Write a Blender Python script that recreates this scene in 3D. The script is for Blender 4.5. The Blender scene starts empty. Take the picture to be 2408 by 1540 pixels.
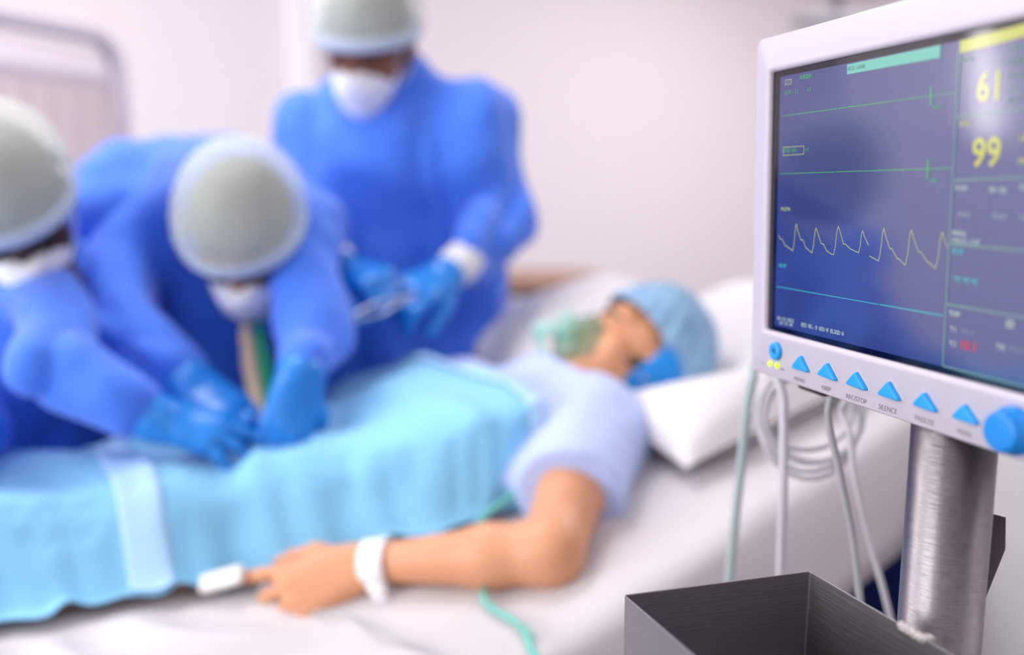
import bpy, bmesh, math, random
import numpy as np
import openvdb
from mathutils import Vector, Matrix
from mathutils.bvhtree import BVHTree

C = bpy.context.scene.collection
sc = bpy.context.scene
rng = np.random.RandomState(7)

# ------------------------------------------------------------------ camera, exposure, light
CAM_Z = 1.27
F = 2100.0
PITCH = math.radians(8.72)
cam_d = bpy.data.cameras.new('camera')
cam_d.sensor_width = 36.0
cam_d.lens = 36.0 * F / 2408.0
cam_d.clip_start = 0.02
cam_d.dof.use_dof = True
cam_d.dof.focus_distance = 0.615
cam_d.dof.aperture_fstop = 1.75
cam_d.dof.aperture_blades = 0
cam = bpy.data.objects.new('camera', cam_d)
cam.location = (0, 0, CAM_Z)
cam.rotation_euler = (math.pi/2 - PITCH, 0, 0)
C.objects.link(cam)
sc.camera = cam

sc.view_settings.view_transform = 'Standard'
sc.view_settings.look = 'None'
sc.view_settings.gamma = 1.0
sc.view_settings.exposure = -0.26
sc.view_settings.use_curve_mapping = False
sc.cycles.max_bounces = 8
sc.cycles.diffuse_bounces = 5
sc.cycles.sample_clamp_indirect = 6.0

w = bpy.data.worlds.new('world'); sc.world = w
w.use_nodes = True
w.node_tree.nodes['Background'].inputs[0].default_value = (0.9, 0.9, 1.0, 1)
w.node_tree.nodes['Background'].inputs[1].default_value = 0.3

AX = np.array([0.819, 0.574, 0.0]); AX /= np.linalg.norm(AX)     # direction of the bed towards its head
PX = np.array([-AX[1], AX[0], 0.0])                              # across the bed, away from the camera
def BW(a, p, z): return AX*a + PX*p + np.array([0, 0, z])
ANG = math.atan2(AX[1], AX[0])

def area(name, loc, size, power, rot=(0, 0, 0), color=(1, 0.97, 0.97)):
    d = bpy.data.lights.new(name, 'AREA'); d.shape = 'RECTANGLE'
    d.size, d.size_y = size; d.energy = power; d.color = color
    o = bpy.data.objects.new(name, d); o.location = loc; o.rotation_euler = rot
    C.objects.link(o); return o
CEIL = 2.75
PANELS = [(0.35, 1.75, 26), (-1.3, 1.8, 12), (3.2, 1.8, 50), (0.3, -0.6, 8), (2.2, -0.6, 8), (-1.3, -0.8, 6)]
for i, (a, p, e) in enumerate(PANELS):
    area('ceiling_panel_lamp', BW(a, p, CEIL-0.06), (1.15, 0.55), e, (0, 0, ANG))

area('window_daylight', BW(-3.08, 1.3, 1.65), (2.2, 1.5), 85, (math.pi/2, 0, ANG-math.pi/2), (1.0, 0.985, 0.965))

# ------------------------------------------------------------------ helpers
def ray(u, v):
    x = (u-1204.0)/F; y = -(v-770.0)/F
    cp, sp = math.cos(PITCH), math.sin(PITCH)
    return np.array([x, cp + y*sp, -sp + y*cp])
def P(u, v, s): return np.array([0, 0, CAM_Z]) + ray(u, v)*s
def nrm(v):
    v = np.asarray(v, float); return v/np.linalg.norm(v)
def lin(h):
    h = h.lstrip('#'); r = [int(h[i:i+2], 16)/255 for i in (0, 2, 4)]
    return tuple(c/12.92 if c <= 0.04045 else ((c+0.055)/1.055)**2.4 for c in r) + (1,)

def mat(name, col, rough=0.6, metal=0.0, spec=0.5, bump=None, var=None, emit=None, sheen=0.0, sss=0.0,
        coat=0.0, ior=None, aniso=None):
    m = bpy.data.materials.new(name); m.use_nodes = True
    nt = m.node_tree; b = nt.nodes['Principled BSDF']
    col = lin(col) if isinstance(col, str) else col
    b.inputs['Base Color'].default_value = col
    b.inputs['Roughness'].default_value = rough
    b.inputs['Metallic'].default_value = metal
    b.inputs['Specular IOR Level'].default_value = spec
    if ior: b.inputs['IOR'].default_value = ior
    if sheen: b.inputs['Sheen Weight'].default_value = sheen
    if sss:
        b.inputs['Subsurface Weight'].default_value = sss
        b.inputs['Subsurface Radius'].default_value = (0.02, 0.008, 0.004)
    if coat: b.inputs['Coat Weight'].default_value = coat; b.inputs['Coat Roughness'].default_value = 0.05
    tc = nt.nodes.new('ShaderNodeTexCoord')
    if var:                      # (colour2, scale, detail)
        n = nt.nodes.new('ShaderNodeTexNoise'); n.inputs['Scale'].default_value = var[1]; n.inputs['Detail'].default_value = 4
        if len(var) > 2:
            mp = nt.nodes.new('ShaderNodeMapping'); mp.inputs['Scale'].default_value = var[2]
            nt.links.new(tc.outputs['Object'], mp.inputs[0]); nt.links.new(mp.outputs[0], n.inputs['Vector'])
        else: nt.links.new(tc.outputs['Object'], n.inputs['Vector'])
        r = nt.nodes.new('ShaderNodeMix'); r.data_type = 'RGBA'
        r.inputs['A'].default_value = col; r.inputs['B'].default_value = lin(var[0])
        nt.links.new(n.outputs['Fac'], r.inputs['Factor']); nt.links.new(r.outputs['Result'], b.inputs['Base Color'])
    if bump:                     # (scale, strength, stretch)
        n = nt.nodes.new('ShaderNodeTexNoise'); n.inputs['Scale'].default_value = bump[0]; n.inputs['Detail'].default_value = 3
        if len(bump) > 2:
            mp = nt.nodes.new('ShaderNodeMapping'); mp.inputs['Scale'].default_value = bump[2]
            nt.links.new(tc.outputs['Object'], mp.inputs[0]); nt.links.new(mp.outputs[0], n.inputs['Vector'])
        else: nt.links.new(tc.outputs['Object'], n.inputs['Vector'])
        bp = nt.nodes.new('ShaderNodeBump'); bp.inputs['Strength'].default_value = bump[1]; bp.inputs['Distance'].default_value = 0.002
        nt.links.new(n.outputs['Fac'], bp.inputs['Height']); nt.links.new(bp.outputs[0], b.inputs['Normal'])
    if emit:
        b.inputs['Emission Color'].default_value = lin(emit[0]); b.inputs['Emission Strength'].default_value = emit[1]
    return m

def sheer(name, col, opacity, rough=0.8):
    """thin non-woven fabric or clear plastic that lets part of what lies behind show through"""
    m = mat(name, col, rough, bump=(90, 0.3))
    nt = m.node_tree; b = nt.nodes['Principled BSDF']; out = nt.nodes['Material Output']
    tr = nt.nodes.new('ShaderNodeBsdfTransparent'); mx = nt.nodes.new('ShaderNodeMixShader')
    mx.inputs[0].default_value = opacity
    nt.links.new(tr.outputs[0], mx.inputs[1]); nt.links.new(b.outputs[0], mx.inputs[2]); nt.links.new(mx.outputs[0], out.inputs[0])
    return m

M = {
 'wall': mat('painted_wall', '#f1e9ec', 0.75, bump=(60, 0.05)),
 'ceil': mat('ceiling_paint', '#ebe8ea', 0.9),
 'floor': mat('vinyl_floor', '#8d8b90', 0.35, var=('#7d7b80', 3)),
 'trimw': mat('white_trim', '#fffcff', 0.5),
 'shadow_gap': mat('grey_shadow_gap', '#77737a', 0.7),
 'gown': mat('blue_gown_fabric', '#3b76e8', 0.75, sheen=0.25, bump=(35, 0.35)),
 'cap': sheer('sheer_bouffant_cap', '#eaf2ea', 0.27),
 'band': mat('cap_elastic_band', '#b9cbe6', 0.8),
 'mask': mat('white_mask_fabric', '#e4e6f2', 0.8, bump=(60, 0.15)),
 'loop': mat('ear_loop', '#d9dbe6', 0.8),
 'glove': mat('blue_nitrile_glove', '#1485e0', 0.32, bump=(55, 0.35), var=('#1173cc', 9)),
 'cuff': mat('white_knit_cuff', '#dcdde4', 0.85, bump=(120, 0.3)),
 'skin_p': mat('light_skin', '#dba179', 0.5, var=('#cf906a', 12), sss=0.12),
 'skin_m': mat('tan_skin', '#9a6a48', 0.5),
 'skin_s': mat('brown_skin', '#7d4a33', 0.5),
 'skin_l': mat('dark_brown_skin', '#462c22', 0.45),
 'hair': mat('dark_hair', '#17161a', 0.6, bump=(80, 0.4)),
 'brow': mat('brow_hair', '#1a120e', 0.7),
 'scrub': mat('periwinkle_scrub', '#b4c5f1', 0.8, sheen=0.2, bump=(40, 0.3)),
 'capb': mat('blue_cap_fabric', '#9cbfe0', 0.8, var=('#5c87a8', 22), bump=(60, 0.6)),
 'capd': mat('bright_blue_cap_trim', '#1187d8', 0.7, bump=(50, 0.3)),
 'drape': mat('cyan_drape', '#80c4ea', 0.6, sheen=0.2, bump=(45, 0.3)),
 'tape': mat('adhesive_strip', '#a6cff2', 0.45),
 'sheet': mat('white_sheet', '#ccc8cb', 0.85, bump=(30, 0.25)),
 'pillow': mat('white_pillowcase', '#dcd9db', 0.85, bump=(25, 0.3)),
 'matt': mat('mattress_grey', '#a9a6ad', 0.7),
 'steel': mat('brushed_steel', '#8e898c', 0.30, metal=1.0, bump=(40, 0.35, (1, 1, 60))),
 'steeld': mat('tray_steel', '#9c999c', 0.50, metal=1.0, bump=(50, 0.15, (0.6, 0.6, 9)), var=('#868388', 10)),
 'chrome': mat('polished_steel', '#c9c9cf', 0.18, metal=1.0),
 'weld': mat('weld_bead', '#d8d2cf', 0.35, metal=0.8, bump=(900, 1.0)),
 'frame': mat('bed_frame_paint', '#8e8f96', 0.45),
 'navy': mat('navy_plastic', '#0b2c86', 0.45),
 'black': mat('black_rubber', '#0d0d11', 0.5),
 'plastic': mat('monitor_white_plastic', '#c3bdca', 0.42, bump=(700, 0.05)),
 'button': mat('blue_rubber_button', '#1f97dc', 0.38),
 'knob': mat('blue_knob', '#0f83d6', 0.4),
 'label': mat('label_ink', '#77747c', 0.6),
 'led': mat('green_led', '#c6f01a', 0.3, emit=('#c0f010', 0.8)),
 'bezelmask': mat('screen_black_border', '#05050d', 0.06, ior=1.75),
 'cable': mat('grey_white_cable', '#c3c2c8', 0.4),
 'cableg': mat('grey_cable', '#a9adb1', 0.4),
 'cableh': mat('thick_green_grey_hose', '#a7b6b6', 0.35),
 'wood': mat('brown_wood_top', '#8b6247', 0.4, var=('#a17a5b', 6, (1, 12, 1))),
 'edge': mat('dark_table_edge', '#2e2622', 0.6),
 'curtain': mat('mauve_curtain', '#c2b3ba', 0.9),
 'curtain_w': mat('pale_curtain_hem', '#efe5eb', 0.9),
 'tube': mat('grey_painted_tube', '#cbc4d0', 0.4),
 'cab': mat('light_grey_cabinet', '#b4b2b6', 0.5),
 'wrist': mat('white_wristband', '#f6f3f6', 0.45),
 'ox_w': mat('pulse_clip_white', '#e3e2de', 0.4),
 'ox_g': mat('pulse_clip_grey', '#77777c', 0.5),
 'oxmask': sheer('clear_green_plastic', '#6fae8e', 0.30, 0.15),
 'oxport': sheer('clear_mint_plastic', '#b5efe4', 0.55, 0.15),
 'oxtube': sheer('green_tinted_tubing', '#73cfc3', 0.68, 0.2),
 'strap': mat('olive_elastic_strap', '#4a3d2c', 0.7),
 'gcloth': mat('green_towel', '#1c8f6a', 0.9, bump=(60, 0.5)),
 'bcloth': mat('beige_gauze', '#c9b79a', 0.9, bump=(60, 0.5)),
 'iod': mat('iodine_skin', '#a8862f', 0.5), 'red': mat('wound_red', '#8f2a1c', 0.35),
 'lampglow': mat('lamp_diffuser', '#ffffff', 0.5, emit=('#fff4f6', 2.0)),
 'streaktube': mat('streak_tube_glow', '#ffffff', 0.5, emit=('#fff6f8', 17.0)),
 'white_metal': mat('white_metal', '#dedbe0', 0.4),
}

for n_ in M['gown'].node_tree.nodes:
    if n_.type == 'BUMP': n_.inputs['Distance'].default_value = 0.012; n_.inputs['Strength'].default_value = 0.6
    if n_.type == 'TEX_NOISE': n_.inputs['Scale'].default_value = 13
WL = {}
def _fin(o, parent):
    if parent is not None:
        o.parent = parent
        if parent.name in WL: o.matrix_parent_inverse = Matrix.Translation(-Vector(WL[parent.name]))
    C.objects.link(o)
def obj(name, verts, faces, material, parent=None, base=None, smooth=True, solid=None):
    verts = np.asarray(verts, float)
    if base is not None: verts = verts - np.asarray(base)
    me = bpy.data.meshes.new(name); me.from_pydata(verts.tolist(), [], [tuple(int(i) for i in f) for f in faces])
    me.update()
    if isinstance(material, str): material = M[material]
    me.materials.append(material)
    if smooth: me.polygons.foreach_set('use_smooth', [True]*len(me.polygons))
    o = bpy.data.objects.new(name, me)
    if base is not None: o.location = base
    _fin(o, parent)
    if base is not None: WL[o.name] = tuple(base)
    if solid:
        s = o.modifiers.new('thickness', 'SOLIDIFY'); s.thickness = solid; s.offset = 0
    return o
def empty(name, base, label, cat, group=None):
    o = bpy.data.objects.new(name, None); o.location = base; o.empty_display_size = 0.1
    C.objects.link(o); WL[o.name] = tuple(base)
    return tag(o, label, cat, group)
def tag(o, label=None, cat=None, group=None, kind=None):
    if label: o['label'] = label
    if cat: o['category'] = cat
    if group: o['group'] = group
    if kind: o['kind'] = kind
    return o

def merge(parts):
    V, Fc, n = [], [], 0
    for v, f in parts:
        V.append(np.asarray(v, float)); Fc += [tuple(i+n for i in q) for q in f]; n += len(v)
    return np.vstack(V), Fc
def box(c, ex, ey, ez, R=None, bev=0.0):
    """box centred at c with half extents along axes R rows"""
    R = np.eye(3) if R is None else np.asarray(R)
    if bev <= 0:
        v = [c + R[0]*ex*x + R[1]*ey*y + R[2]*ez*z for x in (-1, 1) for y in (-1, 1) for z in (-1, 1)]
        f = [(0,1,3,2),(4,6,7,5),(0,4,5,1),(2,3,7,6),(0,2,6,4),(1,5,7,3)]
        return np.array(v), f
    bm = bmesh.new(); bmesh.ops.create_cube(bm, size=2)
    for q in bm.verts: q.co = Vector((q.co.x*ex, q.co.y*ey, q.co.z*ez))
    bmesh.ops.bevel(bm, geom=bm.edges[:], offset=bev, segments=3, affect='EDGES', profile=0.5)
    v = np.array([q.co[:] for q in bm.verts]); f = [tuple(x.index for x in q.verts) for q in bm.faces]
    bm.free(); return c + v @ R, f
def catmull(pts, n=10, closed=False):
    pts = [np.asarray(p, float) for p in pts]; N = len(pts); out = []
    for i in range(N if closed else N-1):
        g = (lambda k: pts[k % N]) if closed else (lambda k: pts[min(max(k, 0), N-1)])
        p0, p1, p2, p3 = g(i-1), g(i), g(i+1), g(i+2)
        for t in np.linspace(0, 1, n, endpoint=False):
            out.append(0.5*((2*p1)+(-p0+p2)*t+(2*p0-5*p1+4*p2-p3)*t*t+(-p0+3*p1-3*p2+p3)*t**3))
    if not closed: out.append(pts[-1])
    return np.array(out)
def tube(path, r, n=10, closed=False, cap=True):
    path = np.asarray(path, float); N = len(path)
    r = np.full(N, r) if np.isscalar(r) else np.asarray(r)
    T = np.zeros_like(path)
    if closed: T = np.roll(path, -1, 0) - np.roll(path, 1, 0)
    else: T[1:-1] = path[2:]-path[:-2]; T[0] = path[1]-path[0]; T[-1] = path[-1]-path[-2]
    T /= np.linalg.norm(T, axis=1)[:, None]
    up = np.array([0, 0, 1.0]) if abs(T[0][2]) < 0.9 else np.array([1.0, 0, 0])
    u = nrm(np.cross(T[0], up)); V, Fc = [], []
    for i in range(N):
        u = nrm(u - T[i]*np.dot(u, T[i])); b = np.cross(T[i], u)
        for k in range(n):
            a = 2*math.pi*k/n; V.append(path[i] + r[i]*(math.cos(a)*u + math.sin(a)*b))
    for i in range(N if closed else N-1):
        j = (i+1) % N
        for k in range(n): Fc.append((i*n+k, i*n+(k+1) % n, j*n+(k+1) % n, j*n+k))
    if cap and not closed: Fc += [tuple(range(n))[::-1], tuple(range((N-1)*n, N*n))]
    return np.array(V), Fc
def loft(loops, cap0=True, cap1=True, closed=False):
    n = len(loops[0]); V = np.vstack(loops); Fc = []
    L = len(loops)
    for i in range(L if closed else L-1):
        j = (i+1) % L
        for k in range(n): Fc.append((i*n+k, i*n+(k+1) % n, j*n+(k+1) % n, j*n+k))
    if cap0 and not closed: Fc.append(tuple(range(n))[::-1])
    if cap1 and not closed: Fc.append(tuple(range((L-1)*n, L*n)))
    return V, Fc
def rrect(x0, x1, y0, y1, r, n=6):
    out = []
    for cx, cy, a0 in ((x1-r, y0+r, -90), (x1-r, y1-r, 0), (x0+r, y1-r, 90), (x0+r, y0+r, 180)):
        for k in range(n+1):
            a = math.radians(a0+90*k/n); out.append((cx+r*math.cos(a), cy+r*math.sin(a)))
    return out
def round_poly(pts, r, n=5):
    """rounds each corner of a polygon"""
    pts = [np.array(p, float) for p in pts]; out = []
    for i, p in enumerate(pts):
        a, b = pts[i-1], pts[(i+1) % len(pts)]
        d1, d2 = nrm(a-p), nrm(b-p); ang = math.acos(np.clip(np.dot(d1, d2), -1, 1))
        L = r/math.tan(ang/2); L = min(L, 0.45*min(np.linalg.norm(a-p), np.linalg.norm(b-p)))
        A, B = p+d1*L, p+d2*L
        for t in np.linspace(0, 1, n): out.append((1-t)**2*A + 2*t*(1-t)*p + t*t*B)
    return out
def waves(v, seed, freq, scale=(1, 1, 1), n=7):
    """smooth pseudo noise in -1..1"""
    g = np.random.RandomState(seed); v = np.asarray(v)*np.array(scale)
    s = 0
    for i in range(n):
        d = nrm(g.normal(size=3)); s = s + np.sin(v @ d * freq * (0.6+0.9*g.rand()) + g.rand()*6.28 + 1.3*np.sin(v @ nrm(g.normal(size=3))*freq*0.45 + g.rand()*6))
    return s/n*1.6

# ---- signed distance modelling: smooth unions of tapered limbs and ellipsoids, polygonised
def rc(a, b, ra, rb, k=0.02): return ('c', np.asarray(a, float), np.asarray(b, float), ra, rb, k)
def el(c, R, rad, k=0.02): return ('e', np.asarray(c, float), np.asarray(R, float), np.asarray(rad, float), None, k)
def chain(pts, rads, k=0.02): return [rc(pts[i], pts[i+1], rads[i], rads[i+1], k) for i in range(len(pts)-1)]
def _bb(p):
    if p[0] == 'c':
        r = max(p[3], p[4]); return np.minimum(p[1], p[2])-r, np.maximum(p[1], p[2])+r
    r = max(p[3]); return p[1]-r, p[1]+r
def build(prims, vox=0.006, cuts=(), grow=0.0, disp=None, subs=()):
    lo = np.min([_bb(p)[0] for p in prims], 0)-3*vox-grow; hi = np.max([_bb(p)[1] for p in prims], 0)+3*vox+grow
    n = np.ceil((hi-lo)/vox).astype(int)+1
    D = np.full(n, 0.06, np.float32)
    ax = [lo[i]+vox*np.arange(n[i]) for i in range(3)]
    for p in prims:
        k = p[5]; m = 0.03 + k + grow
        b0, b1 = _bb(p); i0 = np.maximum(((b0-m-lo)/vox).astype(int), 0); i1 = np.minimum(((b1+m-lo)/vox).astype(int)+2, n)
        sl = tuple(slice(i0[i], i1[i]) for i in range(3))
        X, Y, Z = np.meshgrid(ax[0][sl[0]], ax[1][sl[1]], ax[2][sl[2]], indexing='ij')
        Q = np.stack([X, Y, Z], -1).astype(np.float32)
        if p[0] == 'c':
            a, b = p[1], p[2]; ba = b-a; h = np.clip(((Q-a) @ ba)/max(ba @ ba, 1e-9), 0, 1)
            d = np.linalg.norm(Q-a-h[..., None]*ba, axis=-1) - (p[3]+(p[4]-p[3])*h)
        else:
            q = (Q-p[1]) @ p[2].T; k0 = np.linalg.norm(q/p[3], axis=-1); k1 = np.linalg.norm(q/p[3]**2, axis=-1)
            d = k0*(k0-1)/np.maximum(k1, 1e-6)
        d = d.astype(np.float32); O = D[sl]
        hh = np.maximum(k-np.abs(O-d), 0)/k if k > 0 else 0
        D[sl] = np.minimum(O, d) - hh*hh*k*0.25
    D = D-grow
    if cuts:
        X, Y, Z = np.meshgrid(*ax, indexing='ij')
        for (c, nn) in cuts:
            nn = nrm(nn); D = np.maximum(D, ((X-c[0])*nn[0]+(Y-c[1])*nn[1]+(Z-c[2])*nn[2]).astype(np.float32))
    for (c_, r_) in subs:
        X, Y, Z = np.meshgrid(*ax, indexing='ij')
        D = np.maximum(D, (r_-np.sqrt((X-c_[0])**2+(Y-c_[1])**2+(Z-c_[2])**2)).astype(np.float32))
    g = openvdb.FloatGrid(0.06); g.copyFromArray(np.ascontiguousarray(D.astype(np.float32)))
    g.transform = openvdb.createLinearTransform(voxelSize=vox)
    pts, quads = g.convertToQuads(isovalue=0.0)
    pts = np.array(pts, float)+lo
    quads = np.array(quads)[:, ::-1]
    if disp is not None: pts = pts + disp(pts, vnormals(pts, quads))
    return pts, [tuple(q) for q in quads.tolist()]
def vnormals(v, q):
    q = np.asarray(q); N = np.zeros_like(v)
    fn = np.cross(v[q[:, 2]]-v[q[:, 0]], v[q[:, 3]]-v[q[:, 1]])
    for i in range(4): np.add.at(N, q[:, i], fn)
    N /= np.maximum(np.linalg.norm(N, axis=1), 1e-12)[:, None]
    return N
def ellipsoid(c, R, rad, nu=32, nv=20, keep=None, disp=None):
    R = np.asarray(R); V = []; 
    for j in range(nv+1):
        th = math.pi*j/nv
        for i in range(nu):
            ph = 2*math.pi*i/nu; V.append((math.sin(th)*math.cos(ph), math.sin(th)*math.sin(ph), math.cos(th)))
    V = np.array(V)
    f = [(j*nu+i, (j+1)*nu+i, (j+1)*nu+(i+1) % nu, j*nu+(i+1) % nu) for j in range(nv) for i in range(nu)]
    W = V*np.asarray(rad)
    if disp is not None: W = W*(1+disp(V))[:, None]
    W = c + W @ R
    if keep is not None:
        ok = keep(W); f = [q for q in f if all(ok[i] for i in q)]
        used = sorted({i for q in f for i in q}); ix = {u: k for k, u in enumerate(used)}
        W = W[used]; f = [tuple(ix[i] for i in q) for q in f]
    return W, f

# ---- people
def frame(f, u):
    f = nrm(f); u = nrm(np.asarray(u)-f*np.dot(u, f)); s = np.cross(f, u); return f, u, s     # s: the person's right
def head_prims(c, f, u):
    f, u, s = frame(f, u); R = [s, f, u]
    out = [el(c+0.018*u-0.012*f, R, (0.075, 0.092, 0.096)), el(c-0.045*u+0.03*f, R, (0.056, 0.062, 0.07), 0.03),
           el(c-0.092*u+0.058*f, R, (0.026, 0.022, 0.02), 0.03),
           el(c+0.03*u+0.065*f, R, (0.055, 0.02, 0.02), 0.02),
           rc(c+0.084*f+0.0*u, c+0.104*f-0.03*u, 0.008, 0.0135, 0.012),
           rc(c+0.088*f-0.056*u-0.018*s, c+0.088*f-0.056*u+0.018*s, 0.008, 0.008, 0.01)]
    for q in (-1, 1):
        out += [el(c+q*0.032*s+0.072*f-0.004*u, R, (0.016, 0.013, 0.010), 0.008),
                el(c+q*0.045*s+0.055*f-0.03*u, R, (0.022, 0.02, 0.02), 0.02),
                el(c+q*0.077*s-0.012*f-0.02*u, [s, nrm(f+0.25*u), u], (0.009, 0.018, 0.031), 0.008)]
    return out
def hand_prims(W, d, n, thumb_side, curls, sc_=1.0, spread=0.07, r=1.0, thumb=(0.75, 0.25)):
    """W wrist, d towards the knuckles, n out of the back of the hand; curls: per finger (mcp, pip, dip) in degrees"""
    d = nrm(d); n = nrm(np.asarray(n)-d*np.dot(n, d)); s = nrm(np.cross(d, n))*thumb_side
    out = []; k = 0.010*sc_
    offs = [0.028, 0.009, -0.011, -0.029]; ln = [0.072, 0.079, 0.073, 0.058]; kd = [0.086, 0.09, 0.085, 0.076]
    base = [0.016, 0.005, -0.007, -0.017]
    for i in range(4):
        K = W + (d*kd[i] + s*offs[i] - n*0.004*abs(i-1.2))*sc_
        out.append(rc(W+s*base[i]*sc_, K, 0.0155*sc_*r, 0.0115*sc_*r, 0.014*sc_))
        sp = (1.4-i)*spread; dd = nrm(d*math.cos(sp)+s*math.sin(sp)); a = 0; p = K
        for j, (fr, rad) in enumerate(((0.46, 0.0092), (0.30, 0.0083), (0.24, 0.0076))):
            a += math.radians(curls[i][j]); q = p + (dd*math.cos(a) - n*math.sin(a))*ln[i]*fr*sc_
            m = 0.92 if i == 3 else 1
            out.append(rc(p, q, rad*sc_*r*m, (rad-0.0007)*sc_*r*m, 0.006*sc_)); p = q
    T0 = W + (d*0.018+s*0.018-n*0.006)*sc_
    t1 = nrm(d*math.cos(thumb[0])+s*math.sin(thumb[0])-n*0.35); T1 = T0+t1*0.042*sc_
    t2 = nrm(d*math.cos(thumb[1])+s*math.sin(thumb[1])-n*0.45); T2 = T1+t2*0.034*sc_; T3 = T2+nrm(t2-n*0.25)*0.027*sc_
    out += [rc(T0, T1, 0.016*sc_*r, 0.0125*sc_*r, 0.012*sc_), rc(T1, T2, 0.0115*sc_*r, 0.010*sc_*r, 0.006), rc(T2, T3, 0.010*sc_*r, 0.0085*sc_*r, 0.006)]
    return out

def person(label, skin, J, feet, headf, headu, hands, seed, folds, gownfn=None, cuffs=False, arm_r=(0.072, 0.066, 0.05)):
    """J: pelvis, chest, neck, head, and per side shoulder/elbow/wrist; side 0 = person's right"""
    f, u, s = frame(headf, headu); c = J['head']
    base = (feet[0]+feet[1])/2; base = np.array([base[0], base[1], 0.0])
    right = nrm(J['sh'][0]-J['sh'][1])
    pr = []
    for q, sd in ((0, 1), (1, -1)):
        o = right*sd
        pr += chain([J['pelvis']+o*0.08, J['waist']+o*0.06, J['chest']+o*0.075], [0.10, 0.092, 0.10], 0.05)
        pr += [rc(J['chest']+o*0.075, J['sh'][q], 0.09, 0.055, 0.05), rc(J['neck'], J['sh'][q], 0.05, 0.05, 0.05)]
        pr += chain([J['sh'][q], J['el'][q], J['wr'][q]], [0.05, 0.04, 0.026], 0.02)
        kn = J['pelvis']*0.5+feet[q]*0.5 + np.array([0, 0, 0.02]); hip = J['pelvis']+o*0.09
        pr += chain([hip, kn, feet[q]+np.array([0, 0, 0.09])], [0.085, 0.055, 0.04], 0.03)
        fd = nrm(np.cross([0, 0, 1.0], right)); 
        if np.dot(fd, headf) < 0: fd = -fd
        pr += [rc(feet[q]+np.array([0, 0, 0.045])-fd*0.03, feet[q]+np.array([0, 0, 0.03])+fd*0.15, 0.04, 0.03, 0.03)]
        if hands[q]: pr += hand_prims(*hands[q], r=0.9)
    pr += [rc(J['neck'], c-0.05*u-0.02*f, 0.056, 0.052, 0.03), rc(J['chest'], J['neck'], 0.09, 0.06, 0.05)] + head_prims(c, headf, headu)
    v, q = build(pr, 0.0065)
    body = obj('person', v, q, skin, base=base); tag(body, label, 'person')
    # gown
    g = []
    for q_, sd in ((0, 1), (1, -1)):
        o = right*sd
        g += [rc(J['neck'], J['neck']*0.8+c*0.2, 0.062, 0.058, 0.04), rc(J['chest'], J['neck'], 0.110, 0.066, 0.05)]
        g += chain([J['pelvis']+o*0.085, J['waist']+o*0.075, J['chest']+o*0.085], [0.130, 0.118, 0.122], 0.06)
        g += [rc(J['chest']+o*0.075, J['sh'][q_], 0.115, arm_r[0]+0.003, 0.06), rc(J['neck']-np.array([0, 0, 0.02]), J['sh'][q_], 0.062, arm_r[0], 0.05)]
        bk = nrm(J['el'][q_]-J['wr'][q_]); g += chain([J['sh'][q_], J['el'][q_], J['wr'][q_]+bk*((0.045 if cuffs else -0.012)+arm_r[2])], list(arm_r), 0.03)
        hem = J['pelvis']*1.0; hem = np.array([hem[0], hem[1], 0.34])*0.75 + 0.25*np.array([feet[q_][0], feet[q_][1], 0.34])
        g += [rc(J['pelvis']+o*0.08, hem+o*0.09, 0.135, 0.165, 0.08)]
    def dfn(p, N):
        w_ = waves(p, seed, folds[1], folds[2]); amp = folds[0]*(0.45-np.abs(w_)**0.8)*1.3 + 0.004*waves(p, seed+1, 60)
        return N*amp[:, None]
    v, q = build(g, 0.008, cuts=[((0, 0, 0.3), (0, 0, -1))], disp=dfn)
    obj('surgical_gown', v, q, 'gown', body)
    # collar binding round the neck
    nk = J['neck']; ax_ = nrm(c-0.05*u-nk)
    t1 = nrm(np.cross(ax_, [1, 0, 0.3])); t2 = np.cross(ax_, t1)
    ring = [nk+ax_*0.028+0.066*(math.cos(a)*t1+math.sin(a)*t2) for a in np.linspace(0, 6.283, 40, endpoint=False)]
    # hands
    for q_ in (0, 1):
        if not hands[q_]: continue
        W = hands[q_][0]; back = nrm(J['el'][q_]-W)
        gp = hand_prims(*hands[q_], r=1.07) + [rc(W, W+back*0.06, 0.031, 0.034, 0.015)]
        v, q = build(gp, 0.0042, disp=lambda p, N: N*(0.0012*waves(p, seed+5, 160))[:, None])
        obj('glove', v, q, 'glove', body)
        if cuffs:
            v, q = build([rc(W+back*0.030, W+back*0.070, 0.035, 0.038, 0.01)], 0.004, disp=lambda p, N: N*(0.002*waves(p, 3, 150))[:, None])
            obj('knit_cuff', v, q, 'cuff', body)
    # mask
    R = [s, f, u]
    v, q = build([el(c-0.045*u+0.045*f, R, (0.064, 0.072, 0.045), 0.03), rc(c-0.02*u+0.105*f, c-0.085*u+0.098*f, 0.014, 0.014, 0.05),
                  el(c-0.095*u+0.055*f, R, (0.034, 0.045, 0.034), 0.05)], 0.004,
                 cuts=[(c+0.012*f, -f), (c-0.008*u+0.09*f, u*1.0-f*0.15)], disp=lambda p, N: N*(0.0022*np.sin((p-c) @ u*260)*0.6)[:, None])
    mk = obj('face_mask', v, q, 'mask', body)
    for sd in (1, -1):
        pts = catmull([c+sd*0.064*s+0.04*f-0.03*u, c+sd*0.078*s+0.005*f-0.0*u, c+sd*0.082*s-0.03*f+0.005*u, c+sd*0.079*s-0.02*f-0.045*u, c+sd*0.064*s+0.03*f-0.075*u], 8)
        v, q = tube(pts, 0.0022, 6); obj('ear_loop', v, q, 'loop', mk)
    # hair under the cap, cap, its elastic band
    lowcut = lambda W: ((W-c) @ u) > 0.008 + 0.42*((W-c) @ f)
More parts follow.
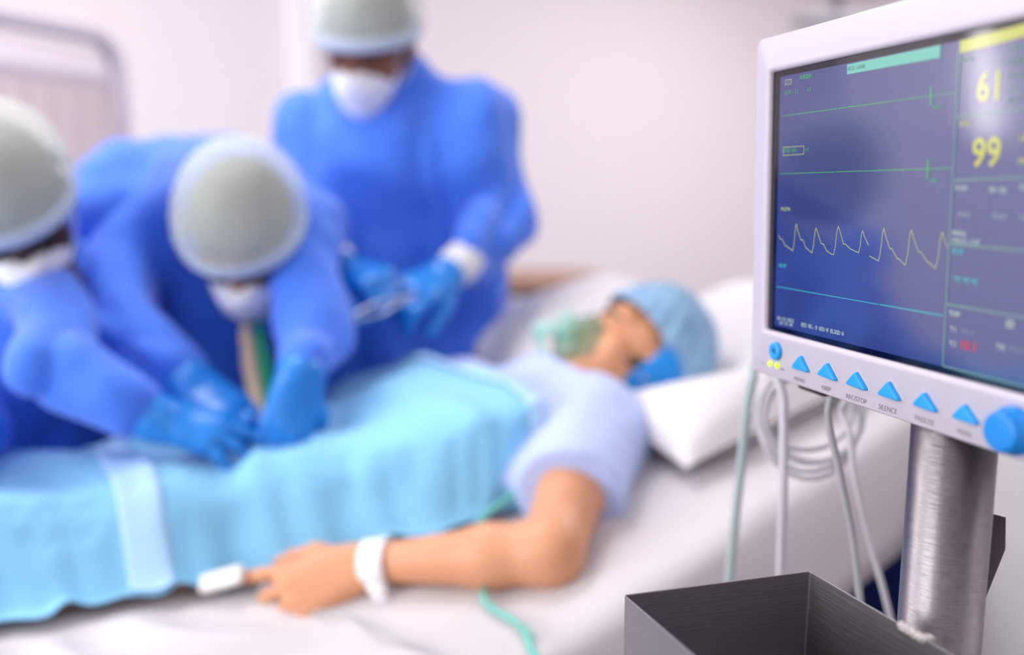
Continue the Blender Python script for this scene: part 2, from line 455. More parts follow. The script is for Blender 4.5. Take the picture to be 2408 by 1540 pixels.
    v, q = ellipsoid(c+0.022*u-0.016*f, R, (0.081, 0.097, 0.098), 36, 24, keep=lambda W: ((W-c) @ u) > 0.016+0.42*((W-c) @ f))
    obj('hair', v, q, 'hair', body)
    cc = c+0.034*u-0.020*f
    v, q = ellipsoid(cc, R, (0.103, 0.121, 0.113), 140, 110, keep=lowcut,
                     disp=lambda V: 0.022*waves(V, seed+9, 7)+0.012*np.sin(np.arctan2(V[:, 1], V[:, 0])*26)*np.clip(1-V[:, 2], 0, 1))
    cap = obj('surgical_cap', v, q, 'cap', body, solid=0.0012)
    rim = []
    for a in np.linspace(0, 2*math.pi, 60, endpoint=False):
        d = math.cos(a)*s*1.0+math.sin(a)*(f+0.42*u); p0 = c+0.010*u-0.012*f
        lo_, hi_ = 0.02, 0.2
        for _ in range(18):
            mid = (lo_+hi_)/2; W = (p0+d*mid-cc); k0 = np.linalg.norm([W@s/0.099, W@f/0.117, W@u/0.109])
            if k0 > 1: hi_ = mid
            else: lo_ = mid
        rim.append(p0+d*lo_)
    rim = np.array(rim); V = []; nn = nrm(u-0.42*f)
    V, Fc = loft([rim-nn*0.011, rim-nn*0.004, rim+nn*0.006, rim+nn*0.013], False, False)
    obj('elastic_band', V, Fc, 'band', cap, solid=0.003)
    for sd in (1, -1):
        pts = catmull([c+sd*0.014*s+0.093*f+0.017*u, c+sd*0.033*s+0.091*f+0.023*u, c+sd*0.052*s+0.075*f+0.016*u], 6)
        v, q = tube(pts, [0.0035]*len(pts), 6); obj('eyebrow', v, q, 'brow', body)
        pts = catmull([c+sd*0.018*s+0.0865*f-0.007*u, c+sd*0.032*s+0.0865*f-0.011*u, c+sd*0.046*s+0.079*f-0.006*u], 6)
        v, q = tube(pts, 0.0028, 6); obj('eyelashes', v, q, 'brow', body)
    return body

# ------------------------------------------------------------------ the room
def slab(name, c, ex, ey, ez, m, R=None):
    v, f = box(np.asarray(c, float), ex, ey, ez, R); o = obj(name, v, f, m, smooth=False); o['kind'] = 'structure'; return o
RB = [AX, PX, np.array([0, 0, 1.0])]
A0, A1, Q0, Q1 = -3.2, 5.2, -2.4, 3.45
ca, cq = (A0+A1)/2, (Q0+Q1)/2
slab('floor', BW(ca, cq, -0.05), (A1-A0)/2+.1, (Q1-Q0)/2+.1, 0.05, 'floor', RB)
slab('ceiling', BW(ca, cq, CEIL+0.05), (A1-A0)/2+.1, (Q1-Q0)/2+.1, 0.05, 'ceil', RB)
slab('wall_far', BW(ca, Q1+0.05, CEIL/2), (A1-A0)/2+.1, 0.05, CEIL/2, 'wall', RB)
slab('wall_near', BW(ca, Q0-0.05, CEIL/2), (A1-A0)/2+.1, 0.05, CEIL/2, 'wall', RB)
slab('wall_head', BW(A1+0.05, cq, CEIL/2), 0.05, (Q1-Q0)/2, CEIL/2, 'wall', RB)
slab('wall_foot', BW(A0-0.05, cq, CEIL/2), 0.05, (Q1-Q0)/2, CEIL/2, 'wall', RB)
slab('baseboard_far', BW(ca, Q1-0.008, 0.06), (A1-A0)/2, 0.008, 0.06, 'trimw', RB)
slab('baseboard_head', BW(A1-0.008, cq, 0.06), 0.008, (Q1-Q0)/2-0.02, 0.06, 'trimw', RB)
def on_far(u, v=300, q=Q1):
    r = ray(u, v); s = q/(r @ PX); return P(u, v, s)
t = on_far(717, 200, Q1-0.03); ta = t @ AX
slab('trim_1', BW(ta, Q1-0.02, CEIL/2+0.06), 0.05, 0.02, CEIL/2-0.07, 'trimw', RB)
slab('trim_shadow_strip', BW(ta+0.060, Q1-0.006, CEIL/2+0.06), 0.008, 0.006, CEIL/2-0.07, 'shadow_gap', RB)  # dark grey strip standing in for the shadow line beside the trim
for i, (a, p, e) in enumerate(PANELS):
    o = empty('ceiling_light', BW(a, p, CEIL), ['square ceiling light panel above the bed', 'ceiling light panel above the foot side of the room', 'ceiling light panel beyond the pillows', 'ceiling light panel over the near long side of the bed', 'ceiling light panel over the near head side', 'ceiling light panel over the near foot side'][i], 'ceiling light', 'ceiling light panels')
    v, f = box(BW(a, p, CEIL-0.012), 0.6, 0.3, 0.012, RB); obj('frame', v, f, 'trimw', o, smooth=False)
    v, f = box(BW(a, p, CEIL-0.028), 0.57, 0.27, 0.004, RB); obj('diffuser', v, f, 'lampglow', o, smooth=False)

# window on the foot wall
wc_ = BW(A0, 1.3, 1.65)
fr_ = [(wc_+AX*0.03+PX*x+np.array([0, 0, z]), hx, hz) for x, z, hx, hz in ((0, 0.78, 1.18, 0.03), (0, -0.78, 1.18, 0.03), (-1.15, 0, 0.03, 0.75), (1.15, 0, 0.03, 0.75), (0, 0, 0.02, 0.75))]
wo = bpy.data.objects.new('window_1', None); wo.location = wc_; C.objects.link(wo); WL[wo.name] = tuple(wc_); wo['kind'] = 'structure'
v, f = merge([box(c_, 0.03, hx, hz, RB) for c_, hx, hz in fr_]); obj('window_frame', v, f, 'trimw', wo, smooth=False)
v, f = box(wc_+AX*0.012, 0.004, 1.13, 0.76, RB); obj('window_pane', v, f, mat('daylit_pane', '#ffffff', 0.3, emit=('#f6f8ff', 3.0)), wo, smooth=False)

# unseen upright lamp, added so its tube leaves a streak in the monitor glass
b = BW(-1.12, Q1-0.03, 1.58)
o = empty('added_streak_lamp', BW(-1.12, Q1, 1.58), 'slim upright tube lamp added on the far wall for its reflection in the monitor', 'lamp')
v, f = box(b, 0.05, 0.015, 0.27, RB, 0.008); obj('backplate', v, f, 'white_metal', o)
v, f = tube([b-PX*0.04+np.array([0, 0, -0.22])-AX*0.03, b-PX*0.04+np.array([0, 0, 0.05]), b-PX*0.04+np.array([0, 0, 0.24])+AX*0.02], [0.016, 0.018, 0.008], 14); obj('tube', v, f, 'streaktube', o)

# grey equipment arm hanging at the head end of the room
r_ = P(1967, 10, 3.3)
o = empty('ceiling_support', np.array([r_[0], r_[1], CEIL]), 'grey metal support hanging from the ceiling above the monitor', 'ceiling support')
v, f = tube([np.array([r_[0], r_[1], CEIL]), P(1967, 30, 3.3)], 0.022, 14); obj('drop_pole', v, f, 'frame', o)
v, f = box(P(1965, 48, 3.3), 0.15, 0.03, 0.022, None, 0.008); obj('crossbar', v, f, 'frame', o)

# privacy screen
s0, s1 = P(287, 300, 2.75), P(287, 300, 2.75)+nrm([-0.36, -0.93, 0])*1.0
sd = nrm((s1-s0)*[1, 1, 0]); ztop = 1.27+ray(275, 100)[2]*2.75
o = empty('privacy_screen', np.array([s0[0], s0[1], 0]), 'rounded grey tube privacy screen with pale mauve curtain behind the leftmost surgeon', 'screen')
B0 = np.array([s0[0], s0[1], 0]); Z = np.array([0, 0, 1.0])
path = [B0+Z*0.08, B0+Z*(ztop-0.13)] + [B0+sd*(0.1-0.1*math.cos(a))+Z*(ztop-0.1+0.1*math.sin(a)) for a in np.linspace(0.15, 1.57, 8)] + [B0+sd*0.9+Z*ztop] + \
       [B0+sd*(0.9+0.1*math.sin(a))+Z*(ztop-0.1+0.1*math.cos(a)) for a in np.linspace(0.2, 1.57, 8)] + [B0+sd*1.0+Z*0.08]
v, f = tube(path, 0.026, 14); obj('tube_frame', v, f, 'tube', o)
nn = np.cross(sd, Z); V = []; na, nb = 60, 3
zz = [0.25, ztop-0.145]
for z in zz:
    for i in range(61):
        t = 0.03+0.94*i/60; V.append(B0+sd*t+nn*0.010*math.sin(i*1.1)*(1 if z < 1 else 0.6)+Z*z)
obj('curtain', V, [(i, i+1, 62+i, 61+i) for i in range(60)], 'curtain', o, solid=0.003)
V = []
for z in (ztop-0.145, ztop-0.10, ztop-0.04):
    for i in range(61):
        V.append(B0+sd*(0.03+0.94*i/60)+nn*0.012*(1 if z != ztop-0.1 else 1.6)+Z*z)
obj('curtain_hem', V, [(61*j+i, 61*j+i+1, 61*j+62+i, 61*j+61+i) for j in range(2) for i in range(60)], 'curtain_w', o, solid=0.012)
for t in (0.0, 1.0):
    v, f = tube([B0+sd*t-nn*0.22+Z*0.05, B0+sd*t+Z*0.09, B0+sd*t+nn*0.22+Z*0.05], 0.014, 10); fo = obj('foot', v, f, 'tube', o)
    for q in (-1, 1):
        v, f = ellipsoid(B0+sd*t+nn*0.22*q+Z*0.025, np.eye(3), (0.012, 0.025, 0.025), 14, 10); obj('caster', v, f, 'black', fo)

# ------------------------------------------------------------------ bed
HZ = 0.752; HINGE = 0.393; SL = 0.259
BN, BF = 0.678, 1.47; BA0, BA1 = -0.75, 1.40
def bedz(a):
    a = np.asarray(a, float); k = 0.06; x = a-HINGE
    return HZ + SL*(x+np.sqrt(x*x+k*k))/2 - SL*k*0.12
bed = empty('hospital_bed', BW(0.3, 1.07, 0), 'hospital bed with raised backrest under the white sheet', 'bed')
aa = np.linspace(BA0, BA1, 50)
def boxloft(p0, p1, top, thick, r=0.03, n=5, A=aa):
    loops = []
    for a in A:
        z1 = bedz(a)+top; z0 = z1-thick
        loops.append(np.array([BW(a, x, y) for x, y in rrect(p0, p1, z0, z1, r, n)]))
    return loft(loops)
v, f = boxloft(BN+0.012, BF-0.012, -0.012, 0.135); obj('mattress', v, f, 'matt', bed)
v, f = boxloft(BN+0.05, BF-0.05, -0.150, 0.03, 0.008); obj('deck', v, f, 'frame', bed)
for p in (BN+0.08, BF-0.08):
    v, f = box(BW((BA0+BA1)/2, p, 0.42), 1.0, 0.025, 0.035, RB, 0.008); obj('rail', v, f, 'frame', bed)
for a in (-0.55, 0.3, 1.1):
    v, f = box(BW(a, (BN+BF)/2, 0.44), 0.03, 0.3, 0.025, RB, 0.006); obj('cross_rail', v, f, 'frame', bed)
v, f = tube([BW(1.0, (BN+BF)/2, 0.44), BW(1.15, (BN+BF)/2, bedz(1.15)-0.18)], 0.03, 14); obj('lift_column', v, f, 'frame', bed)
v, f = tube([BW(-0.2, (BN+BF)/2, 0.44), BW(-0.2, (BN+BF)/2, HZ-0.18)], 0.04, 14); obj('lift_column', v, f, 'frame', bed)
for a in (-0.6, 1.15):
    for p in (BN+0.08, BF-0.08):
        v, f = tube([BW(a, p, 0.10), BW(a, p, 0.42)], 0.022, 12); lg = obj('leg', v, f, 'frame', bed)
        v, f = tube([BW(a, p-0.015, 0.06), BW(a, p+0.015, 0.06)], 0.058, 20); obj('caster', v, f, 'black', lg)

# sheet over the mattress
prof = [(BN-0.004, -0.19), (BN-0.004, -0.15), (BN-0.006, -0.10), (BN-0.003, -0.05), (BN+0.003, -0.018), (BN+0.014, -0.004), (BN+0.03, 0.0)]
prof += [(BN+0.03+(BF-BN-0.06)*i/60, 0.0) for i in range(1, 60)] + [(BF-0.03, 0), (BF-0.01, -0.004), (BF, -0.02), (BF+0.003, -0.06), (BF+0.004, -0.13)]
sa = np.linspace(BA0-0.005, BA1+0.005, 260); V = []
for a in sa:
    z = float(bedz(a))
    for (p, h) in prof:
        V.append((a, p, z+h))
V = np.array(V)
w1 = waves(V, 31, 26, (1.0, 1.0, 0)); w2 = waves(V, 33, 70, (1.4, 0.5, 0))
low = np.clip((0.55-V[:, 0])/0.25, 0, 1)*np.clip((1.12-V[:, 1])/0.06, 0, 1)
rid = (np.abs(np.sin((V[:, 0]*1.0+V[:, 1]*0.55)*34+2.0*np.sin(V[:, 0]*9)+1.6*np.sin(V[:, 1]*14)))**2.5)
H = 0.003*w1 + 0.0012*w2 + low*0.017*rid
onto = np.clip((V[:, 2]-bedz(V[:, 0])+0.02)/0.02, 0, 1)
V[:, 2] += 0.003+H*onto
V[:, 1] -= np.where(V[:, 1] < BN+0.01, 0.004*waves(V, 35, 14, (1, 0, 1)), 0)
W_ = V[:, :1]*AX + V[:, 1:2]*PX + V[:, 2:3]*np.array([0, 0, 1.0])
n = len(prof); f = [(i*n+j, i*n+j+1, (i+1)*n+j+1, (i+1)*n+j) for i in range(len(sa)-1) for j in range(n-1)]
o = obj('bed_sheet', W_ , [q[::-1] for q in f], 'sheet', solid=0.002); tag(o, 'wrinkled white sheet covering the mattress under the patient', 'bed sheet')

# ------------------------------------------------------------------ patient
PH = dict(head=P(1487, 842, 1.50))
headu = nrm([0.68, 0.42, 0.50]); headf = nrm([-0.70, -0.12, 0.62])
hf, hu, hs = frame(headf, headu)
shR = P(1398, 1012, 1.33); shL = BW(0.80, 1.295, bedz(0.80)+0.045)
elR = P(1293, 1298, 1.065); wrR = P(868, 1325, 1.115)
neck = BW(0.905, 1.105, bedz(0.905)+0.066)
chest = BW(0.68, 1.135, bedz(0.68)+0.046); waist = BW(0.48, 1.215, bedz(0.48)+0.052); pel = BW(0.30, 1.285, bedz(0.30)+0.055)
elL = BW(0.50, 1.40, bedz(0.50)+0.04); wrL = BW(0.28, 1.41, bedz(0.28)+0.045)
hd = nrm(P(700, 1386, 1.095)-wrR); hn = nrm(np.array([-0.05, -0.78, 0.62]))
cur = [(10, 10, 5), (34, 40, 20), (36, 42, 20), (34, 40, 20)]
hand_d = (wrR+hd*0.012, hd, hn, 1, cur, 1.0, 0.21)
pp = []
for sd in (1, -1):
    o_ = -PX*sd
    pp += chain([pel+o_*0.075, waist+o_*0.065, chest+o_*0.08], [0.074, 0.058, 0.066], 0.05)
    kn = BW(-0.10, 1.355-0.07*sd, HZ+0.060); an = BW(-0.52, 1.36-0.06*sd, HZ+0.045)
    pp += chain([pel+o_*0.075, kn, an], [0.070, 0.052, 0.036], 0.03) + [rc(an, an+np.array([0, 0, 0.10])-AX*0.05, 0.034, 0.022, 0.02)]
    pp += [el(chest+o_*0.075+np.array([0, 0, 0.026])-AX*0.01, np.eye(3), (0.058, 0.058, 0.040), 0.04)]
pp += [rc(chest-PX*0.08, shR, 0.07, 0.052, 0.05), rc(chest+PX*0.08, shL, 0.07, 0.05, 0.05), rc(chest, neck, 0.066, 0.05, 0.05),
       rc(neck, PH['head']-0.05*hu-0.02*hf, 0.05, 0.048, 0.03)]
pp += chain([shR, shR*0.5+elR*0.5, elR], [0.052, 0.046, 0.038], 0.02) + chain([elR, elR*0.68+wrR*0.32, wrR], [0.037, 0.036, 0.0225], 0.02)
pp += chain([shL, elL, wrL], [0.05, 0.04, 0.024], 0.02)
pp += hand_prims(*hand_d) + hand_prims(wrL, -AX, np.array([0, 0, 1.0]), 1, [(10, 10, 5)]*4)
pp += head_prims(PH['head'], headf, headu)
v, q = build(pp, 0.0045)
pbase = BW(0.3, 1.2, HZ)
pat = obj('person', v, q, 'skin_p', base=pbase)
tag(pat, 'patient lying on the bed in short sleeves with blue cap and oxygen mask', 'person')
# shirt
sp = []
for sd in (1, -1):
    o_ = -PX*sd
    sp += chain([pel+o_*0.075, waist+o_*0.065, chest+o_*0.08], [0.082, 0.068, 0.075], 0.05)
    sp += [el(chest+o_*0.075+np.array([0, 0, 0.028])-AX*0.01, np.eye(3), (0.064, 0.064, 0.045), 0.04)]
slv = shR*0.35+elR*0.65
sp += [rc(chest-PX*0.08, shR, 0.072, 0.068, 0.06), rc(chest+PX*0.08, shL, 0.072, 0.062, 0.06), rc(neck-AX*0.05, shR, 0.050, 0.064, 0.05), rc(neck-AX*0.05, shL, 0.050, 0.058, 0.05),
       rc(shR, slv, 0.070, 0.074, 0.04), rc(shL, shL*0.45+elL*0.55, 0.068, 0.07, 0.04), rc(chest, neck-AX*0.05, 0.072, 0.055, 0.05)]
sdir = nrm(elR-shR)
v, q = build(sp, 0.006, cuts=[(slv-sdir*0.012, sdir)], subs=[(neck*0.62+PH['head']*0.38+np.array([0, 0, 0.02]), 0.112)], disp=lambda p, N: N*(0.004*waves(p, 51, 38)+0.002*waves(p, 52, 90))[:, None])
shirt = obj('scrub_shirt', v, q, 'scrub', pat)
# patient's cap
c = PH['head']; R = [hs, hf, hu]
v, q = ellipsoid(c+0.032*hu-0.022*hf, R, (0.100, 0.110, 0.124), 200, 160, keep=lambda W: ((W-c) @ hu) > 0.012+0.60*((W-c) @ hf),
                 disp=lambda V: 0.03*waves(V, 61, 7)+0.02*np.sin(np.arctan2(V[:, 1], V[:, 0])*22)*np.clip(1-V[:, 2], 0, 1))
cap = obj('surgical_cap', v, q, 'capb', pat, solid=0.002)
v, q = ellipsoid(c+0.012*hu-0.022*hf, R, (0.097, 0.104, 0.104), 200, 160, keep=lambda W: (((W-c) @ hu) < 0.030+0.60*((W-c) @ hf)) & (((W-c) @ hu) > -0.07) & (((W-c) @ hf) < 0.008-0.2*((W-c) @ hu)),
                 disp=lambda V: 0.02*waves(V, 63, 8))
obj('cap_trim', v, q, 'capd', cap, solid=0.002)['label'] = 'bright blue lower edge of the cap over the ear'
for sd in (1, -1):
    pts = catmull([c+sd*0.014*hs+0.093*hf+0.017*hu, c+sd*0.033*hs+0.091*hf+0.024*hu, c+sd*0.052*hs+0.075*hf+0.017*hu], 6)
    v, q = tube(pts, 0.003, 6); obj('eyebrow', v, q, 'strap', pat)
    pts = catmull([c+sd*0.018*hs+0.087*hf-0.008*hu, c+sd*0.032*hs+0.087*hf-0.012*hu, c+sd*0.046*hs+0.079*hf-0.007*hu], 6)
    v, q = tube(pts, 0.002, 6); obj('eyelashes', v, q, 'strap', pat)
# wristband
wd = nrm(elR-wrR); wc = wrR+wd*0.012
t1 = nrm(np.cross(wd, [0, 0, 1])); t2 = np.cross(wd, t1)
loops = [[wc+wd*x+r*(math.cos(a)*t1*1.06+math.sin(a)*t2) for a in np.linspace(0, 6.2832, 36, endpoint=False)] for x, r in ((-0.017, 0.0275), (-0.015, 0.030), (0.015, 0.031), (0.017, 0.0285))]
v, q = loft([np.array(l) for l in loops], False, False, True); wb = obj('wristband', v, q, 'wrist', pat)
tl = [P(880, 1372, 1.08), P(892, 1400, 1.085), P(905, 1430, 1.09), P(925, 1452, 1.10)]
V = [];
for i, t in enumerate(tl):
    w_ = [0.013, 0.010, 0.008, 0.003][i]; V += [t-wd*w_, t+wd*w_]
obj('wristband_tail', V, [(2*i, 2*i+1, 2*i+3, 2*i+2) for i in range(3)], 'wrist', pat, solid=0.001)

# pulse oximeter on the index finger
ix_ = hand_prims(*hand_d)[3]; tip = ix_[2]; od = nrm(tip-ix_[1]); on = nrm(hn-od*np.dot(hn, od)); os_ = np.cross(od, on)
oc = tip+od*0.010
Ro = [od, os_, on]
po = empty('pulse_oximeter', oc, "grey and white finger clip on patient's index finger with trailing cable", 'pulse oximeter')
v, f = box(oc+on*0.0125, 0.034, 0.012, 0.0065, [nrm(od-0.10*on), os_, nrm(on+0.10*od)], 0.005); obj('upper_shell', v, f, 'ox_w', po)
v, f = box(oc-on*0.0125, 0.034, 0.012, 0.0065, [nrm(od+0.10*on), os_, nrm(on-0.10*od)], 0.005); obj('lower_shell', v, f, 'ox_g', po)
v, f = box(oc-on*0.001-od*0.012, 0.016, 0.0105, 0.006, Ro, 0.003); obj('rubber_pad', v, f, 'black', po)
def sheet_pt(u, v, off=0.011):
    r = ray(u, v); s = 1.0
    for _ in range(40):
        p = P(u, v, s); g = p[2]-(float(bedz(p @ AX))+0.006+off); s += g/0.5*0.6
    return P(u, v, s)
pts = [oc-on*0.014+od*0.005, P(640, 1425, 1.12), P(700, 1440, 1.09)] + [sheet_pt(u, v_) for u, v_ in ((800, 1438), (850, 1460), (930, 1500), (1010, 1530), (1060, 1560), (1150, 1620))]
def over_edge(L):
    a = L @ AX; return [BW(a-0.02, BN+0.02, float(bedz(a))+0.016), BW(a-0.03, BN-0.022, float(bedz(a))-0.04), BW(a-0.04, BN-0.03, 0.35)]
pts = [q_ for q_ in pts if q_ @ PX > BN+0.045]; pts += over_edge(pts[-1])
v, f = tube(catmull(pts, 8), 0.0022, 8); obj('cable', v, f, 'cableg', po)

# oxygen mask
om = empty('oxygen_mask', c+hf*0.1-hu*0.04, "clear green oxygen mask with elastic strap over the patient's nose and mouth", 'oxygen mask')
mc = c-0.045*hu+0.062*hf
v, q = ellipsoid(mc, R, (0.045, 0.072, 0.062), 40, 28, keep=lambda W: ((W-mc) @ hf) > 0.0)
ms = obj('mask_shell', v, q, 'oxmask', om, solid=0.0015)
v, q = ellipsoid(mc, R, (0.047, 0.02, 0.065), 40, 28, keep=lambda W: (np.abs((W-mc) @ hf) < 0.006)); obj('face_seal', v, q, M['gcloth'], ms, solid=0.004)
pdir = nrm(hf*0.8-hu*0.75)
v, q = tube([mc+hf*0.055, mc+hf*0.068, mc+hf*0.072+pdir*0.016, mc+hf*0.07+pdir*0.045], [0.022, 0.017, 0.0145, 0.013], 18); obj('port', v, q, 'oxport', ms)
v, q = tube([mc+hf*0.062+hu*0.02, mc+hf*0.082+hu*0.028], 0.010, 14); obj('valve', v, q, 'oxport', ms)
for sd in (1, -1):
    pts = catmull([mc+sd*0.043*hs+hf*0.012, mc+sd*0.056*hs-0.018*hf+0.012*hu, c+sd*0.0735*hs+0.012*hf-0.028*hu, c+sd*0.085*hs-0.035*hf-0.012*hu], 8)
    V = []; wv = nrm(hu*1.0+hf*0.2)
    for p_ in pts: V += [p_-wv*0.0085, p_+wv*0.0085]
    obj('strap', V, [(2*i, 2*i+1, 2*i+3, 2*i+2) for i in range(len(pts)-1)], 'strap', om, solid=0.0015)
pe = mc+hf*0.07+pdir*0.045
pts = [pe, P(1300, 885, 1.40), P(1292, 940, 1.33), P(1282, 1000, 1.27), P(1272, 1060, 1.225), P(1262, 1120, 1.20), BW(0.62, 0.96, bedz(0.62)+0.02), P(1180, 1330, 1.16)] + [sheet_pt(u, v_, 0.008) for u, v_ in ((1138, 1390), (1150, 1425), (1215, 1465), (1250, 1500), (1285, 1545), (1310, 1600))]
pts = [q_ for q_ in pts if q_ @ PX > BN+0.045]; pts += over_edge(pts[-1])
v, q = tube(catmull(pts, 8), 0.0042, 10); obj('oxygen_tubing', v, q, 'oxtube', om)
v, q = tube([P(1290, 950, 1.318), P(1280, 1010, 1.265)], 0.0062, 12); obj('connector', v, q, 'oxport', om)
v, q = tube([sheet_pt(1232, 1477, 0.008), sheet_pt(1250, 1500, 0.008)], 0.0062, 12); obj('connector', v, q, 'oxport', om)

# ------------------------------------------------------------------ pillows
def pillow(label, cen, ea, ep, en, la, lp, th, dent=None, seed=1):
    """cen centre, ea/ep/en axes, half sizes la, lp, half thickness th"""
    n = 56; top, bot = [], []
    for i in range(n+1):
        for j in range(n+1):
            x, y = 2*i/n-1, 2*j/n-1
            px = x*(1-0.07*(1-y*y)); py = y*(1-0.07*(1-x*x))
            t = th*((1-abs(x)**2.6)*(1-abs(y)**2.6))**0.42
            top.append((px*la, py*lp, t)); bot.append((px*la, py*lp, -t*0.3))
    top, bot = np.array(top), np.array(bot)
    w_ = waves(top, seed, 16, (1, 1, 0)); w2 = waves(top, seed+3, 42, (1, 1, 0)); e = np.clip(top[:, 2]/th, 0, 1)
    top[:, 2] += e*(0.009*w_+0.003*w2); bot[:, 2] += e*0.004*w_
    E = np.array([ea, ep, en]); T = cen+top @ E; Bt = cen+bot @ E
    if dent is not None:          # pressed down by the head
        dc, dr = dent
        hz = np.linalg.norm((T-dc)[:, :2], axis=1)
        low_ = dc[2]-np.sqrt(np.maximum(dr*dr-np.minimum(hz, dr*0.8)**2, 0)) + 0.55*np.maximum(hz-dr*0.8, 0)
        T[:, 2] = np.maximum(np.minimum(T[:, 2], low_), Bt[:, 2]+0.004)
    V = np.vstack([T, Bt]); N = (n+1)**2; Fc = []
    for i in range(n):
        for j in range(n):
            k = i*(n+1)+j; Fc.append((k, k+n+1, k+n+2, k+1)); Fc.append((N+k, N+k+1, N+k+n+2, N+k+n+1))
    o = obj('pillow', V, Fc, 'pillow'); tag(o, label, 'pillow', 'white pillows under the patient')
    return o
nb = nrm(np.array([0, 0, 1.0])-SL*AX); ab = nrm(AX+SL*np.array([0, 0, 1.0]))
ra_ = math.radians(-10); ea = nrm(ab*math.cos(ra_)+PX*math.sin(ra_)); ep = nrm(np.cross(nb, ea))
pillow('large white pillow jutting out toward the monitor beside the patient', BW(1.15, 1.015, bedz(1.15)+0.036), ea, ep, nb, 0.275, 0.265, 0.11, (PH['head'], 0.108), 71)
nb2 = nrm(np.array([-0.25, -0.2, 1.0])); ea2 = nrm(np.cross([-0.35, 1, 0.0], nb2)); ep2 = np.cross(nb2, ea2)
pillow("white pillow behind the patient's head on the far side", BW(1.13, 1.40, bedz(1.13)+0.03), ea2, ep2, nb2, 0.22, 0.22, 0.09, (PH['head'], 0.108), 75)

# ------------------------------------------------------------------ drape
def bvh_of(o):
    me = o.data; off = Vector(WL.get(o.name, (0, 0, 0)))
    return BVHTree.FromPolygons([v_.co+off for v_ in me.vertices], [tuple(p_.vertices) for p_ in me.polygons])
TB, TS = bvh_of(pat), bvh_of(shirt)
NA, NP = 170, 96
ga = np.linspace(-0.78, 0.735, NA); gp = np.linspace(0.88, 1.56, NP)
Hh = np.zeros((NA, NP)); Hraw = np.zeros((NA, NP))
PN = lambda a: np.interp(a, [-0.8, 0.09, 0.31, 0.42, 0.52, 0.62, 0.735], [1.150, 1.135, 1.100, 1.060, 1.015, 0.965, 0.935])
pcs = np.interp(ga, [-0.8, 0.1, 0.45, 0.7], [1.35, 1.35, 1.22, 1.14]); hts = np.interp(ga, [-0.8, -0.3, 0.1, 0.3, 0.44, 0.58, 0.66, 0.74], [0.10, 0.125, 0.138, 0.132, 0.115, 0.130, 0.130, 0.115])
wds = np.interp(ga, [-0.8, 0.1, 0.4, 0.7], [0.17, 0.185, 0.18, 0.205])
for i, a in enumerate(ga):
    for j, p in enumerate(gp):
        h = 0.0
        for T in ((TB, TS) if (a < 0.5 or p > 1.02) and not (0.18 < a < 0.42 and p < 1.11) else (TS,)):
            w_ = BW(a, p, 1.6); hit = T.ray_cast(Vector(w_), Vector((0, 0, -1)))
            if hit[0] is not None: h = max(h, hit[0].z-float(bedz(a)))
        Hraw[i, j] = h
        x = abs((p-pcs[i])/wds[i]); an = hts[i]*max(0, 1-x**2.6)**0.55 if x < 1 else 0
        Hh[i, j] = max(h*float(np.clip((p-float(PN(a)))/0.03, 0, 1)), an)
H0 = Hh.copy()
for _ in range(26):       # cloth spans the hollows
    S = Hh.copy(); S[1:-1] = (Hh[:-2]+Hh[1:-1]*2+Hh[2:])/4; S[:, 1:-1] = (S[:, :-2]+S[:, 1:-1]*2+S[:, 2:])/4
    Hh = np.maximum(S, H0)
Hh[:, :] += 0.004
Hm = Hraw.copy()
for di in (-1, 0, 1):
    for dj in (-1, 0, 1): Hm[1:-1, 1:-1] = np.maximum(Hm[1:-1, 1:-1], Hraw[1+di:NA-1+di, 1+dj:NP-1+dj])
for i in range(NA): Hraw[i] = np.minimum(np.where(gp > PN(ga[i])+(0.07 if ga[i] < 0.5 else 0.02), Hm[i], Hraw[i]), 0.155)
def dsample(a, p, G=None):
    G = Hh if G is None else G
    i = np.clip(np.interp(a, ga, np.arange(NA)), 0, NA-1.001); j = np.clip(np.interp(p, gp, np.arange(NP)), 0, NP-1.001)
    i0, j0 = int(i), int(j); fi, fj = i-i0, j-j0
    return (G[i0, j0]*(1-fi)+G[i0+1, j0]*fi)*(1-fj)+(G[i0, j0+1]*(1-fi)+G[i0+1, j0+1]*fi)*fj
def dpoint(a, s, off=0.0):
    """s 0..1 from the near hem to the far hem"""
    pn = float(PN(a)) + 0.006*math.sin(a*41)+0.004*math.sin(a*97); p = pn+(1.54-pn)*s
    h = dsample(a, p)*min(1.0, 0.02+ (s/0.10)**0.7 if s < 0.10 else 1.0)
    if p > 0.965: h = max(h, dsample(a, p, Hraw)+0.012)
    crease = 0.006*math.sin(a*37+2.2*math.sin(p*9)+p*11)*min(1, s*8) + 0.010*math.exp(-((a-0.40-0.35*(p-1.2))/0.022)**2)*min(1, s*5)
    crease += 0.010*max(0, math.sin(a*52+p*6))**3*math.exp(-(s/0.13)**2)
    z = float(bedz(a))+0.012+h+crease+off
    return BW(a, p, z) + (0 if s > 0.02 else np.zeros(3))
na, ns = 220, 110
V = [dpoint(a, s) for a in np.linspace(-0.76, 0.73, na) for s in np.linspace(0, 1, ns)]
f = [(i*ns+j, (i+1)*ns+j, (i+1)*ns+j+1, i*ns+j+1) for i in range(na-1) for j in range(ns-1)]
dr = obj('surgical_drape', V, f, 'drape', solid=0.0025); tag(dr, "light blue surgical drape spread over the patient's body and legs", 'surgical drape')
